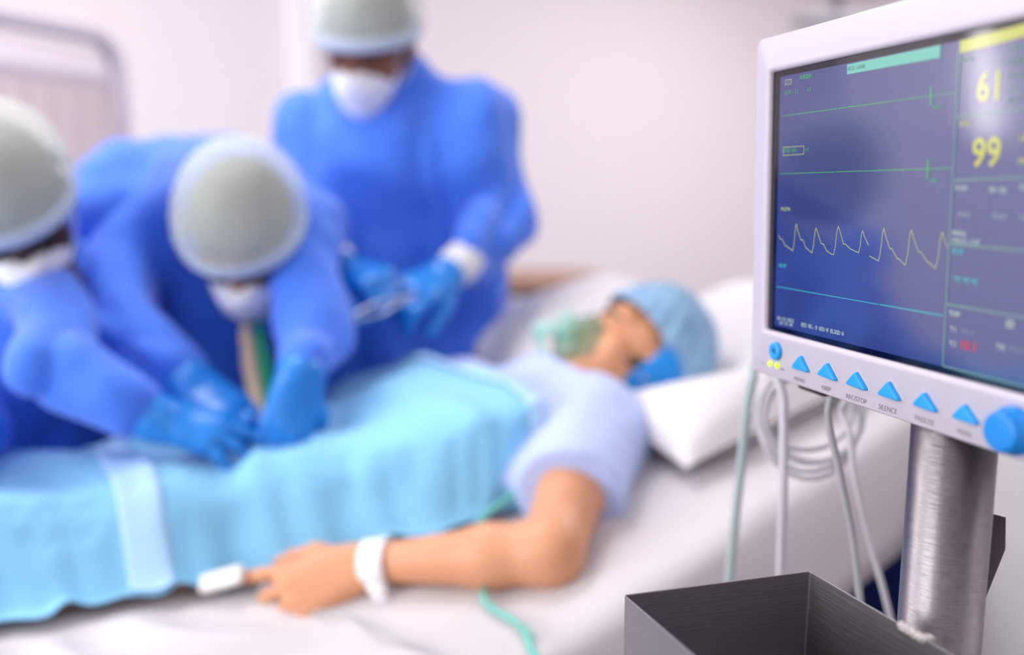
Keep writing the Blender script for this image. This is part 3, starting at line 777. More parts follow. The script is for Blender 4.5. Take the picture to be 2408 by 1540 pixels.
def strip(name, a0, a1, s0_, s1_, m, off=0.006, skew=0.0):
    na_, ns_ = 8, 90
    V = [dpoint(a0+(a1-a0)*i/(na_-1)+skew*(s0_+(s1_-s0_)*j/(ns_-1)), s0_+(s1_-s0_)*j/(ns_-1), off) for i in range(na_) for j in range(ns_)]
    return obj(name, V, [(i*ns_+j, (i+1)*ns_+j, (i+1)*ns_+j+1, i*ns_+j+1) for i in range(na_-1) for j in range(ns_-1)], m, dr, solid=0.0008)
strip('tape_strip', 0.212, 0.262, 0.0, 0.97, 'tape')
strip('tape_strip', 0.03, 0.06, 0.0, 0.97, 'tape')
strip('tape_strip', 0.708, 0.728, 0.02, 0.97, 'tape')
# opened surgical site
sa_, ss_ = 0.455, 0.44
ce = dpoint(sa_, ss_, 0.004)
V = []; 
for rr in (0, 0.5, 1.0):
    for k in range(28):
        a = 2*math.pi*k/28; V.append(dpoint(sa_+0.038*rr*math.cos(a), ss_+0.055*rr*math.sin(a), 0.004))
obj('drape_opening', V, [(r_*28+k, r_*28+(k+1) % 28, (r_+1)*28+(k+1) % 28, (r_+1)*28+k) for r_ in range(2) for k in range(28)], 'iod', dr)['label'] = 'yellow stained skin showing in the drape opening'
V = [dpoint(sa_+0.004+0.024*t*1.0, ss_+0.012*w_+0.0*t, 0.0075) for t in np.linspace(-1, 1, 14) for w_ in (-1, 1)]
obj('incision', V, [(2*i, 2*i+1, 2*i+3, 2*i+2) for i in range(13)], 'red', dr, solid=0.003)

# ------------------------------------------------------------------ surgeons
Zv = np.array([0, 0, 1.0])
# the standing one, forceps in hand
pel_s = P(965, 850, 1.93); wa_s = P(958, 640, 1.88); ch_s = P(945, 400, 1.84); nk_s = P(925, 195, 1.83)
J = dict(pelvis=pel_s, waist=wa_s, chest=ch_s, neck=nk_s, head=P(868, 92, 1.72),
         sh=[P(765, 305, 1.84), P(1132, 290, 1.85)], el=[P(728, 560, 1.72), P(1196, 520, 1.80)], wr=[P(812, 640, 1.56), P(1048, 650, 1.60)])
ft = [np.array([pel_s[0]-0.1, pel_s[1]-0.02, 0.0]), np.array([pel_s[0]+0.1, pel_s[1]+0.02, 0.0])]
hds = [(J['wr'][0], P(900, 655, 1.49)-J['wr'][0], np.array([-0.1, -0.35, 0.9]), 1, [(50, 55, 30), (55, 60, 30), (60, 60, 30), (62, 60, 30)], 1.05, 0.04),
       (J['wr'][1], P(950, 690, 1.50)-J['wr'][1], np.array([0.2, -0.55, 0.8]), -1, [(28, 45, 30), (45, 55, 30), (55, 60, 30), (60, 60, 30)], 1.05, 0.04)]
person('standing surgeon in blue gown, white mask and sheer cap holding forceps', 'skin_s', J, ft,
       nrm([-0.30, -0.66, -0.72]), nrm([-0.10, -0.66, 0.75]), hds, 101, (0.030, 15, (1.5, 1.5, 0.32)), cuffs=True)
# forceps
fc = P(925, 712, 1.455); fd = nrm(P(845, 742, 1.42)-fc)
fp = empty('forceps', fc, "steel forceps held in the standing surgeon's gloved hand", 'forceps')
t1 = nrm(np.cross(fd, [0, 1, 0.2]))
for sgn in (-1, 1):
    pts = catmull([fc-fd*0.04, fc+t1*0.006*sgn, fc+fd*0.03+t1*0.010*sgn, fc+fd*0.078+t1*0.0035*sgn], 8)
    v, q = tube(pts, np.linspace(0.0032, 0.0018, len(pts)), 8); obj('arm', v, q, 'chrome', fp)

# the one bending over the patient
J = dict(pelvis=P(420, 880, 1.80), waist=P(430, 690, 1.70), chest=P(452, 490, 1.62), neck=P(515, 445, 1.50), head=P(577, 547, 1.43),
         sh=[P(300, 545, 1.56), P(690, 550, 1.50)], el=[P(280, 790, 1.40), P(738, 780, 1.40)], wr=[P(452, 900, 1.32), P(708, 880, 1.27)])
pm = J['pelvis']; ft = [np.array([pm[0]-0.12, pm[1]-0.02, 0.0]), np.array([pm[0]+0.1, pm[1]+0.03, 0.0])]
hds = [(J['wr'][0], P(540, 960, 1.28)-J['wr'][0], np.array([0.3, -0.5, 0.8]), 1, [(8, 12, 8), (10, 15, 8), (12, 18, 8), (15, 18, 8)], 1.0, 0.03),
       (J['wr'][1], P(690, 960, 1.25)-J['wr'][1], np.array([0.45, -0.85, 0.3]), -1, [(45, 35, 15), (38, 35, 15), (34, 35, 15), (30, 35, 15)], 0.97, 0.08)]
person('surgeon in blue gown bending low with masked face down over the patient', 'skin_m', J, ft,
       nrm([-0.05, -0.47, -0.88]), nrm([-0.02, -0.87, 0.45]), hds, 201, (0.024, 17, (1.2, 1.2, 0.9)), arm_r=(0.066, 0.058, 0.050))

# the leftmost one
J = dict(pelvis=P(-70, 1000, 1.58), waist=P(-50, 880, 1.53), chest=P(-38, 730, 1.52), neck=P(-25, 610, 1.49), head=P(24, 478, 1.32),
         sh=[P(-190, 740, 1.42), P(110, 640, 1.40)], el=[P(-150, 990, 1.35), P(135, 860, 1.20)], wr=[P(-60, 1010, 1.2), P(368, 985, 1.205)])
pl = J['pelvis']; ft = [np.array([pl[0]-0.12, pl[1], 0.0]), np.array([pl[0]+0.1, pl[1]+0.02, 0.0])]
hds = [(J['wr'][0], P(-95, 1040, 1.15)-J['wr'][0], np.array([-0.1, -0.3, 0.95]), 1, [(20, 25, 10)]*4, 0.95, 0.1), (J['wr'][1], P(470, 1003, 1.21)-J['wr'][1], np.array([-0.05, -0.45, 0.9]), -1, [(14, 34, 14), (12, 16, 8), (16, 18, 8), (20, 24, 10)], 0.95, 0.16)]
person('leftmost surgeon, dark skinned, in blue gown and white mask reaching across the drape', 'skin_l', J, ft,
       nrm([0.34, -0.42, -0.84]), nrm([0.12, -0.80, 0.55]), hds, 301, (0.022, 20, (1, 1, 1)), arm_r=(0.056, 0.052, 0.048))

# green towel and gauze standing up between the gloved hands
g0 = P(590, 800, 1.46); g1 = P(632, 1035, 1.27)
for name, off, wid, m, lab in (('surgical_towel', 0.012, 0.012, 'gcloth', 'narrow green surgical towel between the gloved hands of the bending surgeon'),
                               ('gauze_roll', -0.008, 0.013, 'bcloth', 'beige twisted gauze beside the green towel over the open drape')):
    pts = catmull([g0+np.array([off, 0, 0.03]), g0*0.5+g1*0.5+np.array([off*1.2, 0, 0.01]), g1+np.array([off*0.4, 0, 0])], 12)
    v, q = tube(pts, wid*np.interp(np.linspace(0, 1, len(pts)), [0, 0.35, 0.7, 1], [0.45, 1.0, 0.95, 0.5]), 12)
    v = v + vnormals(v, [x for x in q if len(x) == 4])*(0.002*waves(v, 5, 200))[:, None]
    o = obj(name, v, q, m); tag(o, lab, 'towel' if 'towel' in name else 'gauze')

# ------------------------------------------------------------------ wooden table behind the pillows
tc_ = P(1335, 668, 2.55); tz = tc_[2]
eA = nrm(P(1205, 640, 2.7)*[1, 1, 0]-tc_*[1, 1, 0]); eB = nrm(np.array([0.93, 0.36, 0])); 
tb = empty('side_table', np.array([tc_[0], tc_[1], 0]), 'brown wooden table standing behind the bed by the pillows', 'table')
eA = nrm(np.array([-0.93, 0.36, 0])); 
K = [tc_, tc_+eB*0.2, tc_+eB*0.2+np.array([-0.1, 0.4, 0]), tc_+eA*0.20+np.array([0.0, 0.42, 0]), tc_+eA*0.20]
K = [np.array([k[0], k[1], 0]) for k in K]
def slabpoly(K, z0, z1): return loft([np.array([k+Zv*z0 for k in K]), np.array([k+Zv*z1 for k in K])])
v, f = slabpoly(K, tz-0.025, tz); obj('tabletop', v, f, 'wood', tb, smooth=False)
cen = sum(K)/len(K)
v, f = slabpoly([cen+(k-cen)*0.985 for k in K], tz-0.045, tz-0.025); obj('edge_band', v, f, 'edge', tb, smooth=False)
for k in (K[4], K[1], K[2], K[3]):
    q_ = cen+(k-cen)*0.94
    v, f = tube([q_+Zv*0.0, q_+Zv*(tz-0.045)], 0.014, 12); obj('leg', v, f, 'chrome', tb)

# navy bin beyond the bed head
bc = P(2105, 1300, 2.1)
bb_ = np.array([bc[0], bc[1]+0.1, 0]); bn = empty('storage_bin', bb_, 'dark navy plastic bin on the floor seen under the bed head', 'bin')
ztb = P(2105, 1240, 2.0)[2]+0.05
v, f = loft([np.array([bb_+np.array([x*s_, y*s_, z]) for x, y in rrect(-0.3, 0.3, -0.22, 0.22, 0.05)]) for s_, z in ((0.8, 0.0), (1, ztb-0.03), (1.04, ztb-0.03), (1.04, ztb), (0.96, ztb), (0.78, 0.02))], True, True)
obj('tub', v, f, 'navy', bn)

# pale grey cabinet at the right behind the pole
cc_ = BW(1.20+0.27, 0.36, 0.0); cz = P(2341, 1000, 1.18)[2]
cbn = empty('cabinet', cc_, 'pale grey cabinet standing behind the steel pole', 'cabinet')
cp_ = lambda x, y, z: cc_+AX*x+PX*y+Zv*z
v, f = loft([np.array([cp_(x*s_, y*s_, z) for x, y in rrect(-0.27, 0.27, -0.24, 0.24, 0.03)]) for s_, z in ((1, 0.06), (1, cz-0.02), (0.98, cz))]); obj('carcass', v, f, 'cab', cbn)
for k_ in (-1, 1):
    v, f = box(cp_(-0.276, k_*0.115, cz*0.5+0.02), 0.008, 0.108, cz*0.5-0.06, RB, 0.004); dd_ = obj('door', v, f, 'cab', cbn)
    v, f = tube([cp_(-0.30, k_*0.03, cz*0.5), cp_(-0.30, k_*0.03, cz*0.5+0.12)], 0.006, 10); obj('handle', v, f, 'chrome', dd_)

# ------------------------------------------------------------------ patient monitor on its stand
MR = np.array([0.3032, -0.9529, 0.0])
MU = nrm(np.array([-0.0247, -0.005, 1.0])); MU = nrm(MU-MR*np.dot(MU, MR))
MN = np.cross(MR, MU); MN = MN if MN[0] < 0 else -MN                   # out of the screen
MO = P(1764, 870, 0.736)
def ML(t, h, d=0.0): return MO + MR*t + MU*h + MN*d                    # along, up, out
def PM(u, v, d=0.0):
    r = ray(u, v); s = ((MO+MN*d-np.array([0, 0, CAM_Z])) @ MN)/(r @ MN); q = P(u, v, s)-MO
    return np.array([q @ MR, q @ MU])
T1 = 0.345; H1 = float(PM(1787, 92)[1]); oL, oT = PM(1812, 170); oB = float(PM(1801, 775)[1]); oL2 = float(PM(1801, 775)[0])
SD = -0.0028       # screen lies this far behind the bezel face
mb = ML(0.18, 0, -0.06)
mon = empty('patient_monitor', mb, 'white patient monitor with lit blue screen and blue buttons on steel pole', 'monitor')
def rl(t0, t1, h0, h1, r, d, n=6): return np.array([ML(x, y, d) for x, y in rrect(t0, t1, h0, h1, r, n)])
oR = T1-0.026
v, f = loft([rl(0.03, T1-0.03, 0.03, H1-0.03, 0.02, -0.095), rl(0.012, T1-0.012, 0.012, H1-0.012, 0.02, -0.085), rl(0.001, T1-0.001, 0.001, H1-0.001, 0.009, -0.03),
             rl(0, T1, 0, H1, 0.007, -0.004), rl(0.0006, T1-0.0006, 0.0006, H1-0.0006, 0.0065, -0.0012), rl(0.002, T1-0.002, 0.002, H1-0.002, 0.0055, 0.0),
             rl(oL-0.006, oR+0.006, oB-0.006, oT+0.006, 0.006, 0.0), rl(oL-0.004, oR+0.004, oB-0.004, oT+0.004, 0.004, 0.0012), rl(oL-0.0015, oR+0.0015, oB-0.0015, oT+0.0015, 0.003, 0.001),
             rl(oL, oR, oB, oT, 0.0025, -0.001), rl(oL, oR, oB, oT, 0.0025, SD-0.0003)], True, False)
hs_ = obj('housing', v, f, 'plastic', mon)
# glass with its black border, the lit display just under it
v, f = loft([rl(oL-0.001, oR+0.001, oB-0.001, oT+0.001, 0.003, SD-0.002), rl(oL-0.001, oR+0.001, oB-0.001, oT+0.001, 0.003, SD)])
scr = obj('screen', v, f, 'bezelmask', mon, smooth=False)
def emis(name, col, e, gloss=0.20):
    m = mat(name, (0.01, 0.01, 0.014, 1), 0.09, ior=1.8, emit=(col, e)); return m
def display_mat():
    m = bpy.data.materials.new('display_blue'); m.use_nodes = True; nt = m.node_tree; b = nt.nodes['Principled BSDF']
    b.inputs['Base Color'].default_value = (0.01, 0.012, 0.03, 1); b.inputs['Roughness'].default_value = 0.10; b.inputs['IOR'].default_value = 2.1
    b.inputs['Emission Color'].default_value = lin('#2c3f8c'); b.inputs['Emission Strength'].default_value = 0.76
    return m
M['display'] = display_mat()
EM = {k: emis('lit_'+k, c_, e_) for k, (c_, e_) in dict(green=('#4be06a', 0.75), yellow=('#e4e65a', 0.85), trace=('#d6e08a', 0.9), cyan=('#3fd6dc', 0.85), aqua=('#86f0dc', 0.75),
      white=('#cfe8e2', 0.8), teal=('#79aab0', 0.7), red=('#f03648', 0.9), dim=('#66c089', 0.7), ink=('#3b6a6c', 0.3)).items()}
dL, dT = PM(1836, 181, SD); dB = float(PM(1822, 765, SD)[1]); dR = oR-0.010
v, f = loft([rl(dL, dR, dB, dT, 0.001, SD, 2), rl(dL, dR, dB, dT, 0.001, SD+0.0003, 2)])
dis = obj('display', v, f, 'display', scr, smooth=False)
LAY = SD+0.0006
def quad(A, B, Cc, D_): return [ML(*A, LAY), ML(*B, LAY), ML(*Cc, LAY), ML(*D_, LAY)]
def stroke(pts, w_):
    """a lit trace through plane points"""
    pts = [np.array(p, float) for p in pts]; parts = []
    for i in range(len(pts)-1):
        a, b_ = pts[i], pts[i+1]; d = nrm(b_-a); n_ = np.array([-d[1], d[0]])*w_/2; e = d*w_*0.3
        parts.append((quad(a-e-n_, b_+e-n_, b_+e+n_, a-e+n_), [(0, 1, 2, 3)]))
    return merge(parts)
def S(*px): return [PM(u, v, SD) for u, v in px]
FONT = {'0':'3E5149453E','1':'00427F4000','2':'4261514946','3':'2141494D33','4':'1814127F10','5':'2745454539','6':'3C4A494930','7':'4121110907','8':'3649494936','9':'464949291E',
 'A':'7C1211127C','B':'7F49494936','C':'3E41414122','D':'7F4141413E','E':'7F49494941','F':'7F09090901','G':'3E41415173','H':'7F0808087F','I':'00417F4100','L':'7F40404040','M':'7F021C027F',
 'N':'7F0408107F','O':'3E4141413E','P':'7F09090906','R':'7F09192946','S':'2649494932','T':'03017F0103','U':'3F4040403F','V':'1F2040201F','Y':'0304780403','a':'2054547840','m':'7C04780478',
 'x':'4428102844',':':'0000140000','.':'0000606000','-':'0808080808','<':'0008142241','/':'2010080402','p':'7C14141408','b':'7F48484830','o':'3844444438',' ':'0000000000'}
def pix(text, p0, p1, hpx, bold=False):
    """dot matrix writing; p0, p1: left and right ends of its base line as seen, hpx its height there"""
    A, B = PM(*p0, SD), PM(*p1, SD); w_ = (B-A)/(len(text)*6-1); ht = np.array([0, float(PM(p0[0], p0[1]-hpx, SD)[1]-A[1])/7]); parts = []
    for i, ch in enumerate(text):
        cols = bytes.fromhex(FONT[ch])
        for c_, by in enumerate(cols):
            for r_ in range(7):
                if by >> r_ & 1:
                    o_ = A+w_*(i*6+c_)+ht*(6-r_)
                    k = 1.35 if bold else 1.0
                    parts.append((quad(o_, o_+w_*k, o_+w_*k+ht, o_+ht), [(0, 1, 2, 3)]))
    return merge(parts)
def rectl(pts, w_): q = S(*pts); return stroke(q+[q[0]], w_)
def fill(pts): q = S(*pts); return quad(*q), [(0, 1, 2, 3)]
def add(name, parts, m):
    for q_ in parts: obj(name, *q_, EM[m], dis, smooth=False)
c1 = lambda x, y: (1740+x/3.581, y/3.581)
c2 = lambda x, y: (1740+x/3.581, 430+y/3.581)
add('ecg_trace', [stroke(S(c1(360, 978), c1(825, 915)), 0.00042), stroke(S(c1(835, 913), c1(1820, 778)), 0.00042), stroke(S(c1(1618, 730), c1(1615, 880)), 0.0011),
                  stroke(S(c1(348, 1463), c1(806, 1448)), 0.00042), stroke(S(c1(817, 1447), c1(1790, 1415)), 0.00042), stroke(S(c1(1592, 1345), c1(1586, 1495)), 0.0011)], 'green')
add('ecg_text', [pix('SURGERY', c1(513, 668), c1(618, 652), 9), pix('ECG1: II', c1(386, 796), c1(500, 782), 8), pix('x1', c1(573, 765), c1(603, 762), 8), pix('ECG2:aVL', c1(372, 1284), c1(484, 1277), 8),
                 pix('x1', c1(556, 1272), c1(586, 1269), 8), pix('1mV', c1(1628, 920), c1(1700, 912), 10), pix('1mV', c1(1598, 1535), c1(1668, 1532), 10)], 'green')
pl1 = [(330,440),(345,472),(362,475),(385,525),(415,545),(450,572),(462,500),(470,400),(480,345),(492,400),(518,480),(535,480),(560,545),(612,590),(625,520),(640,400),(646,382),(655,400),(690,512),(708,515),(735,570),(775,600),(795,603),(808,540),(822,410),(835,366),(845,395),(878,515),(895,515),(935,555),(1005,588),(1018,530),(1030,430),(1040,402),(1055,450),(1088,523)]
pl2 = [(1098,615),(1173,657),(1190,580),(1207,430),(1219,380),(1235,450),(1270,555),(1285,552),(1330,635),(1345,640),(1400,692),(1420,600),(1440,430),(1452,397),(1470,460),(1508,575),(1535,585),(1580,655),(1655,718),(1675,640),(1695,470),(1712,415),(1730,480),(1755,545)]
add('pleth_trace', [stroke(S(*[c2(*p) for p in pl1]), 0.0005), stroke(S(*[c2(*p) for p in pl2]), 0.0005)], 'trace')
add('pleth_text', [pix('PLETH', c2(352, 234), c2(425, 236), 8, True), rectl([c1(370, 1310), c1(543, 1297), c1(544, 1230), c1(370, 1240)], 0.0004), rectl([c1(388, 712), c1(440, 706), c1(440, 668), c1(386, 676)], 0.0004), pix('---', c1(392, 704), c1(434, 698), 6)], 'trace')
add('resp_trace', [stroke(S(c2(315, 872), c2(1170, 1022)), 0.00055), stroke(S(c2(1182, 1023), c2(1717, 1117)), 0.00065)], 'cyan')
add('resp_text', [pix('RESP', c2(335, 708), c2(395, 714), 8, True)], 'cyan')
add('status_text', [pix('09-23-2022', c2(320, 1150), c2(458, 1178), 8, True), pix('10:15:48', c2(335, 1188), c2(448, 1212), 8, True), pix('BED NO.:9 ADU:M BLOOD:A', c2(522, 1208), c2(878, 1288), 9.5, True)], 'white')
add('lead_banner', [fill([c1(909, 627), c1(1692, 485), c1(1697, 378), c1(909, 545)])], 'aqua')
LAY += 0.0003
add('banner_text', [pix('ECG LEAB', c1(920, 596), c1(1060, 570), 8.5)], 'ink')
LAY -= 0.0003
add('panel_lines', [stroke(S((2259, 96), (2242, 430), (2219, 860)), 0.0014), stroke(S((2219, 860), (2408, 908), (2600, 958)), 0.0014), stroke(S((2251, 275), (2408, 256), (2600, 233)), 0.0016),
                    stroke(S((2244, 424), (2408, 417), (2600, 409)), 0.0016), stroke(S((2237, 574), (2408, 589), (2600, 608)), 0.0016), stroke(S((2229, 715), (2408, 746), (2600, 783)), 0.0016)], 'teal')
add('heart_rate_header', [fill([(2260, 126), (2560, 46), (2560, 15), (2260, 96)])], 'yellow')
def bigtext(s_, p0, p1, htop, m, name, par, bold=0.02, d=LAY, plane=SD):
    """smooth lettering laid on the monitor's plane between two seen points"""
    cu = bpy.data.curves.new('t', 'FONT'); cu.body = s_; cu.offset = bold; o_ = bpy.data.objects.new('t', cu); C.objects.link(o_)
    dg = bpy.context.evaluated_depsgraph_get(); me = bpy.data.meshes.new_from_object(o_.evaluated_get(dg)); bpy.data.objects.remove(o_)
    v_ = np.array([q_.co[:] for q_ in me.vertices]); fs = [tuple(p_.vertices) for p_ in me.polygons]; bpy.data.meshes.remove(me)
    v_ = v_-v_.min(0); mx_ = v_.max(0); A, B = PM(*p0, plane), PM(*p1, plane); hh_ = float(PM(*htop, plane)[1]-A[1])
    W = [ML(*(A+(B-A)*x[0]/mx_[0]+np.array([0, hh_])*x[1]/mx_[1]), d) for x in v_]
    return obj(name, W, fs, m, par, smooth=False)
bigtext('61', (2298, 240), (2350, 236), (2298, 170), EM['yellow'], 'heart_rate_digits', dis)
bigtext('99', (2286, 394), (2353, 392), (2286, 325), EM['yellow'], 'oxygen_digits', dis)
add('oxygen_text', [pix('SPO2', (2258, 297), (2284, 296), 11, True), pix('98', (2396, 386), (2425, 385), 14, True), pix('100', (2398, 330), (2430, 330), 14, True)], 'yellow')
add('limit_text', [pix('bpm', (2263, 146), (2288, 142), 12), pix('ECG', (2380, 122), (2420, 115), 14), pix('LEADS', (2364, 155), (2410, 148), 14), pix('LA', (2380, 184), (2404, 181), 14), pix('LL', (2378, 214), (2404, 211), 14), pix('RLS', (2372, 244), (2402, 241), 14)], 'dim')
add('pressure_text', [pix('NIBP', (2248, 447), (2278, 449), 12, True), pix('00:00', (2328, 452), (2368, 454), 13, True), pix('S', (2399, 446), (2420, 447), 13, True), pix('<<<', (2253, 508), (2282, 510), 11, True), pix('<<<', (2333, 513), (2366, 515), 12, True),
                      pix('<<<', (2397, 516), (2430, 518), 12, True), pix('MANUAL', (2241, 552), (2275, 556), 12, True), pix('PRESS.CUF', (2240, 570), (2306, 576), 11, True),
                      pix('TEMP', (2233, 741), (2260, 746), 12, True), pix('T1', (2236, 778), (2251, 781), 12, True), pix('T2', (2234, 812), (2250, 815), 12, True), pix('<<.<', (2263, 781), (2292, 787), 9), pix('T0', (2344, 820), (2364, 824), 13, True), pix('<<.<', (2374, 822), (2408, 829), 10), pix('0', (2368, 770), (2384, 773), 20, True)], 'white')
add('breath_text', [pix('RESP', (2241, 596), (2268, 599), 12, True), pix('---', (2243, 658), (2300, 668), 16, True), pix('<<<', (2243, 662), (2300, 671), 11, True)], 'cyan')
bigtext('10.1', (2261, 820), (2296, 827), (2261, 799), EM['red'], 'temperature_digits', dis, 0.02)

# buttons
c3 = lambda x, y: (1740+x/3.581, 740+y/3.581)
tris = [((507,340),(432,446),(583,492)), ((730,403),(648,500),(818,568)), ((975,478),(888,580),(1074,648)), ((1250,558),(1152,668),(1356,738)), ((1550,650),(1446,755),(1670,835)), ((1890,748),(1775,860),(2022,943))]
DB = 0.0035
for A_, B_, C_ in tris:
    K = [PM(*c3(*q), DB*0.6) for q in (B_, C_, A_)]; cen = sum(K)/3
    rp = np.array(round_poly(K, 0.0017, 6))
    v, f = loft([np.array([ML(*(cen+(k-cen)*s_), d)]) for s_, d, k in ()] or [np.array([ML(*(cen+(k-cen)*s_), d) for k in rp]) for s_, d in ((1.06, -0.001), (1.04, 0.0012), (0.99, 0.0028), (0.90, 0.0036), (0.74, DB+0.0003))])
    obj('button', v, f, 'button', hs_)
    v, f = loft([np.array([ML(*(cen+(k-cen)*s_), d) for k in rp]) for s_, d in ((1.13, -0.001), (1.13, 0.00025), (1.10, 0.00035))])
    obj('button_seat', v, f, 'plastic', hs_)
pc_ = PM(*c3(283, 310), 0.003); pr_ = 0.0072
circ = lambda cc, r, d, n=40: np.array([ML(cc[0]+r*math.cos(a), cc[1]+r*math.sin(a), d) for a in np.linspace(0, 6.2832, n, endpoint=False)])
v, f = loft([circ(pc_, pr_, -0.001), circ(pc_, pr_, 0.0015), circ(pc_, pr_*0.93, 0.0028), circ(pc_, pr_*0.8, 0.0034), circ(pc_, pr_*0.4, 0.0034), circ(pc_, pr_*0.33, 0.0028), circ(pc_, pr_*0.05, 0.0027)])
pb = obj('power_button', v, f, 'button', hs_)
ang = np.linspace(math.radians(120), math.radians(420), 20)
v, f = tube([ML(pc_[0]+0.0016*math.cos(a), pc_[1]+0.0016*math.sin(a), 0.0031) for a in ang], 0.00025, 6); obj('power_mark', v, f, 'navy', pb)
v, f = tube([ML(pc_[0], pc_[1]+0.0004, 0.0031), ML(pc_[0], pc_[1]+0.0022, 0.0031)], 0.00025, 6); obj('power_mark', v, f, 'navy', pb)
for q in ((250, 413), (310, 430)):
    lc = PM(*c3(*q), 0.001); v, f = loft([circ(lc, 0.0023, -0.001, 20), circ(lc, 0.0022, 0.0008, 20), circ(lc, 0.0016, 0.0017, 20), circ(lc, 0.0004, 0.0020, 20)]); obj('status_led', v, f, 'led', hs_)
for s_, x0, x1, yt in (('MENU', (1868, 894.5), (1893, 901.5), (1868, 884.5)), ('NIBP', (1933, 915), (1954, 922), (1933, 904.5)), ('REC/STOP', (1990, 936), (2038, 951), (1990, 924.5)), ('SILENCE', (2066, 961), (2109, 974.5), (2066, 948.5)),
                       ('FREEZE', (2152, 987), (2196, 1001.5), (2152, 975.5)), ('MAIN', (2252, 1018), (2284, 1030), (2252, 1006))):
    bigtext(s_, x0, x1, yt, M['label'], 'button_caption', hs_, 0.0, 0.0002, 0.0)
v, f = merge([(np.array([ML(*p_, 0.0002) for p_ in q_]), [(0, 1, 2, 3)]) for q_ in [[PM(1835, 865), PM(1845, 868), PM(1845, 871.5), PM(1835, 868.5)], [PM(1789, 851), PM(1794, 852), PM(1794, 853.4), PM(1789, 852.4)], [PM(1794, 853), PM(1799, 857), PM(1799, 858.4), PM(1794, 854.4)]]])
obj('power_symbols', v, f, 'label', hs_, smooth=False)
kc = PM(2387, 1012, 0.0); 
kcirc = lambda r, d, gr=0.0: np.array([ML(kc[0]+r*(1+gr*math.cos(a*18))*math.cos(a), kc[1]+r*(1+gr*math.cos(a*18))*math.sin(a), d) for a in np.linspace(0, 6.2832, 108, endpoint=False)])
v, f = loft([kcirc(0.0135, -0.001), kcirc(0.0135, 0.003), kcirc(0.0118, 0.004, 0.02), kcirc(0.0115, 0.0095, 0.02), kcirc(0.0105, 0.0115, 0.01), kcirc(0.0085, 0.012)])
obj('control_knob', v, f, 'knob', hs_)
# seams on top edge and sockets below
v, f = box(ML(0.045, -0.006, -0.045), 0.017, 0.006, 0.02, [MR, MU, MN], 0.003); obj('probe_socket', v, f, 'black', hs_)
v, f = box(ML(0.262, -0.003, -0.03), 0.012, 0.004, 0.01, [MR, MU, MN], 0.002); obj('probe_socket', v, f, 'black', hs_)

# stand: pole, tray, hook
pc0 = P(2226, 1250, 0.575); pr0 = 0.0254
st = empty('monitor_stand', np.array([pc0[0], pc0[1], 0]), 'brushed steel pole stand with open tray carrying the monitor', 'monitor stand')
B_ = np.array([pc0[0], pc0[1], 0]); ztop_ = float(ML(0.2, 0.0)[2])+0.012
v, f = tube([B_+Zv*0.09, B_+Zv*ztop_], pr0, 72); obj('pole', v, f, 'steel', st)
for k in range(5):
    a = k*2*math.pi/5+0.3; d = np.array([math.cos(a), math.sin(a), 0]); 
    v, f = loft([np.array([B_+d*(0.02+0.27*t)+np.cross(d, Zv)*x*(0.022-0.006*t)+Zv*(0.07+0.03*(1-t)+y*0.014) for x, y in rrect(-1, 1, -1, 1, 0.4, 3)]) for t in (0, 0.5, 1)]); lg = obj('leg', v, f, 'steeld', st)
    e_ = B_+d*0.29; v, f = tube([e_+np.cross(d, Zv)*0.012+Zv*0.031, e_-np.cross(d, Zv)*0.012+Zv*0.031], 0.03, 20); obj('caster', v, f, 'black', lg)
# tray
wp = P(2143, 1480, 0.545); tzr = 1.27+ray(1466, 1398)[2]*0.585
def on_z(u, v, z): r = ray(u, v); return P(u, v, (z-CAM_Z)/r[2])
TA, TBc = on_z(1466, 1398, tzr), on_z(1905, 1342, tzr)
ex = nrm(TBc-TA); tw = np.linalg.norm(TBc-TA); ey = nrm(MR-ex*np.dot(MR, ex)); ey = nrm(on_z(2140, 1479, tzr)-TBc) ; tl_ = 0.235
th_ = 0.0011; dep = 0.11
def tl(x, y, z): return TA+ex*x+ey*y+Zv*z
def trl(i, z, r): return np.array([tl(x, y, z) for x, y in rrect(i, tw-i, i, tl_-i, max(r-i, 0.0006), 4)])
v, f = loft([trl(0, -dep, 0.0025), trl(0, -0.0004, 0.0025), trl(0.0003, 0, 0.0025), trl(th_-0.0003, 0, 0.0025), trl(th_, -0.0004, 0.0025), trl(th_, -dep+0.0015, 0.0025)], True, True)
tray = obj('tray', v, f, 'steeld', st, smooth=False)
wpt = on_z(2140, 1479, tzr)
v, q = build([rc(wpt-ey*0.006-Zv*0.001, wpt+ey*0.010-Zv*0.0012, 0.0032, 0.0028, 0.002), el(wpt+ey*0.012+ex*0.003, np.eye(3), (0.003, 0.003, 0.002), 0.002)], 0.0007, disp=lambda p, N: N*(0.0006*waves(p, 8, 2600))[:, None])
obj('weld', v, q, 'weld', tray)
# bent hook plate
hp = [P(2303, 1580, 0.60), P(2313, 1418, 0.60), P(2364, 1292, 0.60), P(2365, 1216, 0.60)]
ed = nrm(np.array([-0.55, 0.45, 0.05]))
V = []
for h_ in hp: V += [h_, h_+ed*0.024]
hk = obj('hook_plate', V, [(2*i, 2*i+1, 2*i+3, 2*i+2) for i in range(3)], 'steel', st, smooth=False, solid=0.002)

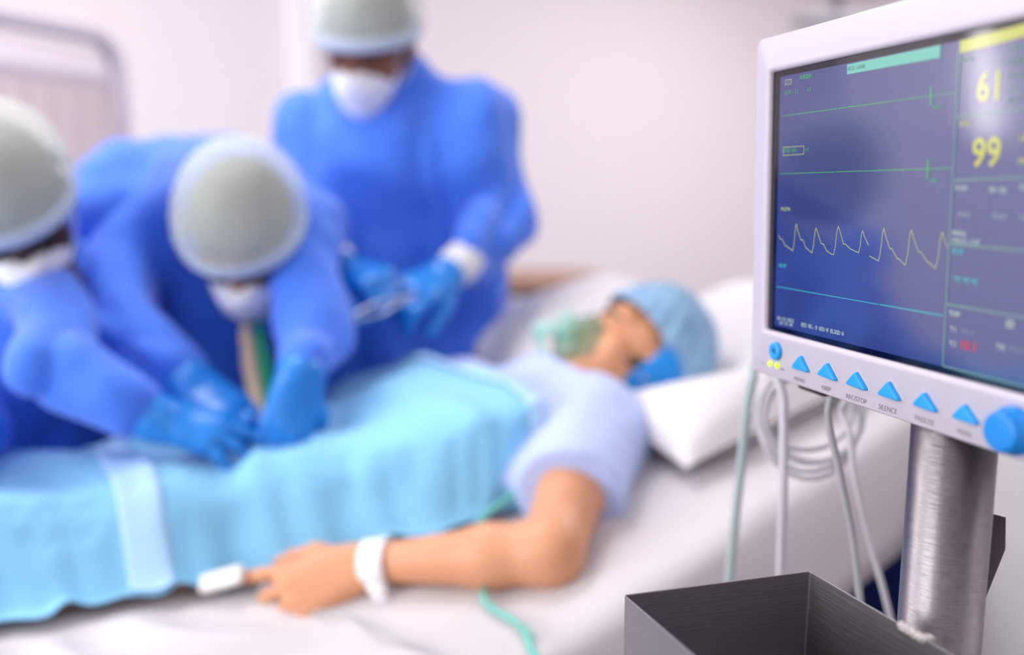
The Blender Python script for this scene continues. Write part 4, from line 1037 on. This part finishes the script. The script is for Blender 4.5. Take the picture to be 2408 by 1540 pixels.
# ------------------------------------------------------------------ cables
def cable(name, label, pts, r, m, cat='cable', group=None):
    v, f = tube(catmull(pts, 10), r, 10); o = obj(name, v, f, m); return tag(o, label, cat, group)
cable('hose', 'grey hose hanging straight from the far edge of the monitor', [ML(0.05, 0.05, -0.088), ML(0.03, 0.03, -0.125), P(1805, 840, 0.86), P(1770, 893, 0.86), P(1762, 930, 0.86), P(1743, 1090, 0.88), P(1715, 1360, 0.90), P(1690, 1700, 0.95)], 0.0046, 'cableh', 'hose')
cable('cable', 'white cable hanging straight down beside the coiled cable', [ML(0.06, 0.05, -0.088), ML(0.05, 0.04, -0.11), P(1842, 840, 0.80), P(1843, 950, 0.80), P(1842, 1150, 0.80), P(1835, 1345, 0.82), P(1825, 1700, 0.85)], 0.0042, 'cable')
cable('cable', 'thin grey cable falling from the monitor across the coil', [ML(0.05, 0.012, -0.06), P(1948, 960, 0.71), P(1975, 1110, 0.72), P(2005, 1260, 0.74), P(2022, 1410, 0.76), P(2045, 1700, 0.8)], 0.0030, 'cableg')
cable('cable', 'white cable with slack dropping nearest to the steel pole', [ML(0.11, 0.05, -0.088), ML(0.10, 0.03, -0.115), P(1992, 940, 0.80), P(1998, 1020, 0.80), P(2012, 1130, 0.80), P(2050, 1290, 0.82), P(2088, 1430, 0.84), P(2150, 1700, 0.9)], 0.0030, 'cable')
pts = []
for k in range(110):
    a = k/110*5*2*math.pi; g = k/110
    lp_ = int(g*5); ru = 118+14*math.sin(lp_*2.1+a*0.15); rv = 118+26*math.sin(lp_*1.7+1+a*0.12)
    pts.append(P(1902+10*math.sin(a*0.17)+ru*math.cos(a), 985+rv*math.sin(a)-22*g, 0.83+0.012*math.sin(a*0.33)))
hk_ = [ML(0.085, 0.03, -0.09), ML(0.082, 0.028, -0.12), P(1905, 862, 0.83), P(1902, 850, 0.845)]
v, f = tube(catmull(hk_, 6), 0.003, 8); obj('cable_hook', v, f, 'chrome', hs_)
v, f = tube(np.array(pts), 0.0026, 8); o = obj('coiled_cable', v, f, 'cable'); tag(o, 'loops of coiled grey white cable hanging behind the monitor', 'cable')
